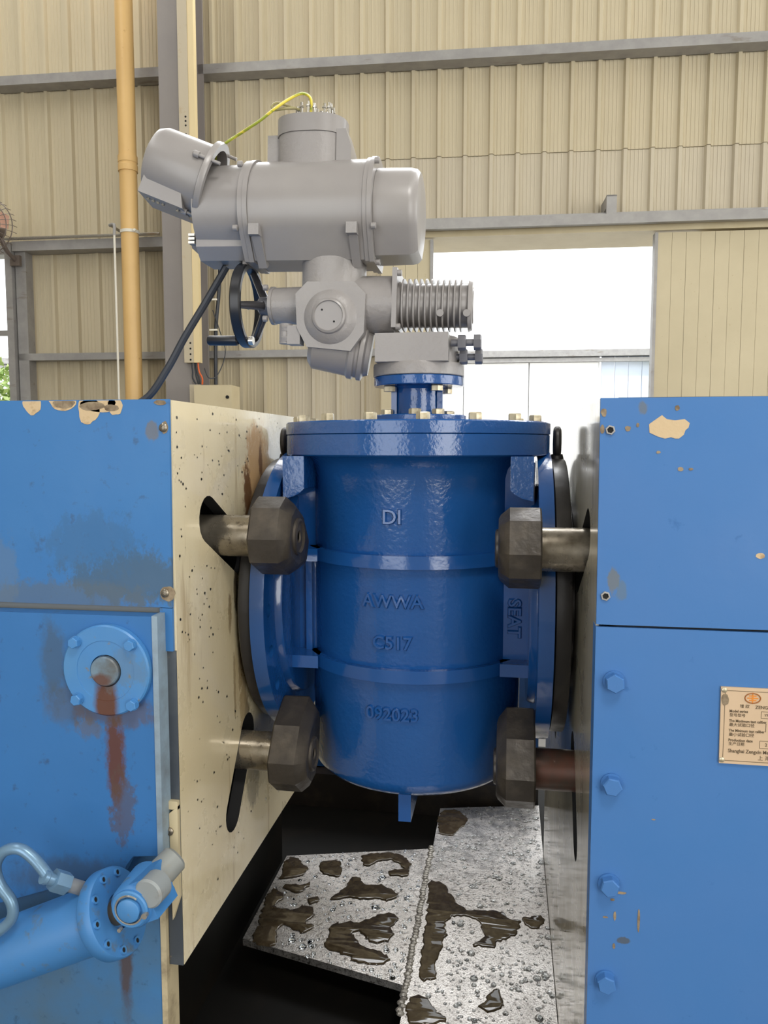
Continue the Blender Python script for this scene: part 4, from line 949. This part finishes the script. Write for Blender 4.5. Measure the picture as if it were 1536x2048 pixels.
b = B(); b.cyl((-.475, AY - .05, 1.668), (-.475, AY - .05, 1.71), .014, seg=14); b.box(-.468, -.44, AY - .066, AY - .03, 1.666, 1.705, .004); b.hexa((-.468, AY - .058, 1.678), (-.480, AY - .058, 1.678), .009); b.hexa((-.468, AY - .058, 1.70), (-.480, AY - .058, 1.70), .009); b.build('side_lug', GREY_C, A)
wa = Vector((-.42, 1.655, 1.672)); wd = Vector((.14, .02, -.022)).normalized()
b = B(); b.lathe(wa, wd, [(-.01, .040), (0, .052), (.075, .055), (.08, .060), (.090, .060), (.093, .055), (.098, .055), (.101, .060), (.110, .060), (.114, .050), (.124, .046)], 40); b.build('worm_housing', GREY_S, A)
# handwheel
wx, wz = -.574, 1.757
hw = B().lathe((wx, AY, wz), (-1, 0, 0), [(-.008, .080), (-.008, .089), (-.005, .0915), (.012, .0915), (.015, .089), (.015, .082), (.012, .080)], 64, ring=True)
hw.build('rim_tmp', BLACKP, A).name = 'handwheel_rim'
rim = bpy.data.objects['handwheel_rim']
rim.data.name = 'handwheel_rim'
b = B()
for k in range(3):
    a = radians(68 + 120 * k); u_ = Vector((0, cos(a), sin(a)))
    b.cyl(Vector((wx + .036, AY, wz)) + u_ * .012, Vector((wx - .002, AY, wz)) + u_ * .083, .0105, .0075, 12)
b.build('spoke', mat('spoke_metal', srgb(92, 90, 92), .25, metal=.6), A)
B().lathe((wx + .048, AY, wz), (-1, 0, 0), [(0, .017), (.002, .019), (.022, .019), (.026, .014), (.026, 0)], 24).build('wheel_hub', GREY_D, A)
B().cyl((wx + .03, AY, wz), (wx - .024, AY, wz), .004, seg=12).cyl((wx, AY, wz), (wx - .004, AY, wz), .008, seg=14).build('lock_rod', STEEL2, A)
B().lathe((wx - .020, AY, wz), (-1, 0, 0), [(0, .006), (.002, .0105), (.008, .0105), (.011, .007), (.011, 0)], 16).build('lock_knob', BLUEKNOB, A)
ha = radians(250); hp = Vector((wx - .014, AY + .085 * cos(ha), wz + .085 * sin(ha)))
B().lathe(hp, (-1, 0, 0), [(0, .008), (.004, .011), (.066, .011), (.070, .009), (.071, 0)], 20).build('crank_handle', BLACKP, A)
B().cyl(hp + Vector((.024, 0, 0)), hp + Vector((.034, 0, 0)), .009, seg=14).build('handle_nut', STEEL2, A)
# finned motor
B().box(-.246, -.236, AY - .062, AY + .062, 1.7025, 1.825, .006).build('motor_flange', GREY_S, A)
for y, z in ((-.054, .055), (-.054, -.055)): inst(sb, 'joint_bolt', A, (-.237, AY + y, 1.760 + z))
B().lathe((-.236, AY, 1.757), (1, 0, 0), [(0, .050), (.006, .046), (.145, .046), (.150, .043), (.158, .036), (.158, 0)], 40).build('motor', GREY_S, A)
fin_o = [(.054 * (abs(cos(a)) ** .7) * (1 if cos(a) > 0 else -1), .054 * (abs(sin(a)) ** .7) * (1 if sin(a) > 0 else -1)) for a in [2 * pi * k / 40 for k in range(40)]]
fin = B().prism(fin_o, lambda p: (-.0015, p[0], p[1]), lambda p: (.0015, p[0], p[1])).mesh('cooling_fin', GREY_S)
for k in range(11): inst(fin, 'cooling_fin', A, (-.226 + k * .0122, AY, 1.757))
B().prism(fin_o, lambda p: (-.0885, AY + p[0] * 1.0, 1.757 + p[1]), lambda p: (-.080, AY + p[0] * .93, 1.757 + p[1] * .93), bev=.002).build('motor_end', GREY_S, A)
for x in (-.145, -.09): B().cyl((x, AY - .0465, 1.733), (x, AY - .056, 1.733), .0075, seg=14).build('motor_plug', GREY_S, A)

A.rotation_euler = (0, radians(1.5), radians(.6))
# feed cable from the actuator to the machine top
b = B(); b.tube([(-.625, AY, 1.849), (-.637, AY, 1.830), (-.675, AY, 1.772), (-.722, AY - .01, 1.695), (-.762, AY - .02, 1.622), (-.806, AY - .04, 1.556), (-.875, AY - .06, 1.535), (-1.1, AY - .05, 1.5335)], .0085, 10)
tag(b.build('power_cable', CABLE, loc=(-.64, AY, 1.85)), 'black power cable running from the actuator down behind the left clamping unit', 'cable')
# drops on the cream plate
b = B()
for _ in range(520):
    y, z = random.uniform(1.17, 1.75), random.uniform(.62, 1.51)
    if any(inpoly(y, z, s_) for s_ in SL): continue
    if (y - FC[0]) ** 2 + (z - FC[1]) ** 2 < .34 ** 2: continue
    if z < 1.1 and random.random() < .45: continue
    r = random.choice((.001, .0014, .0018, .0022, .0028))
    dome(b, (-.5302, y, z), (1, 0, 0), r, r * .7, 6)
tag(b.build('water_drops', DROP, loc=(-.53, 1.4, 1.3)), 'small water drops beaded on the left cream pressure plate', 'water drops', kind='stuff')
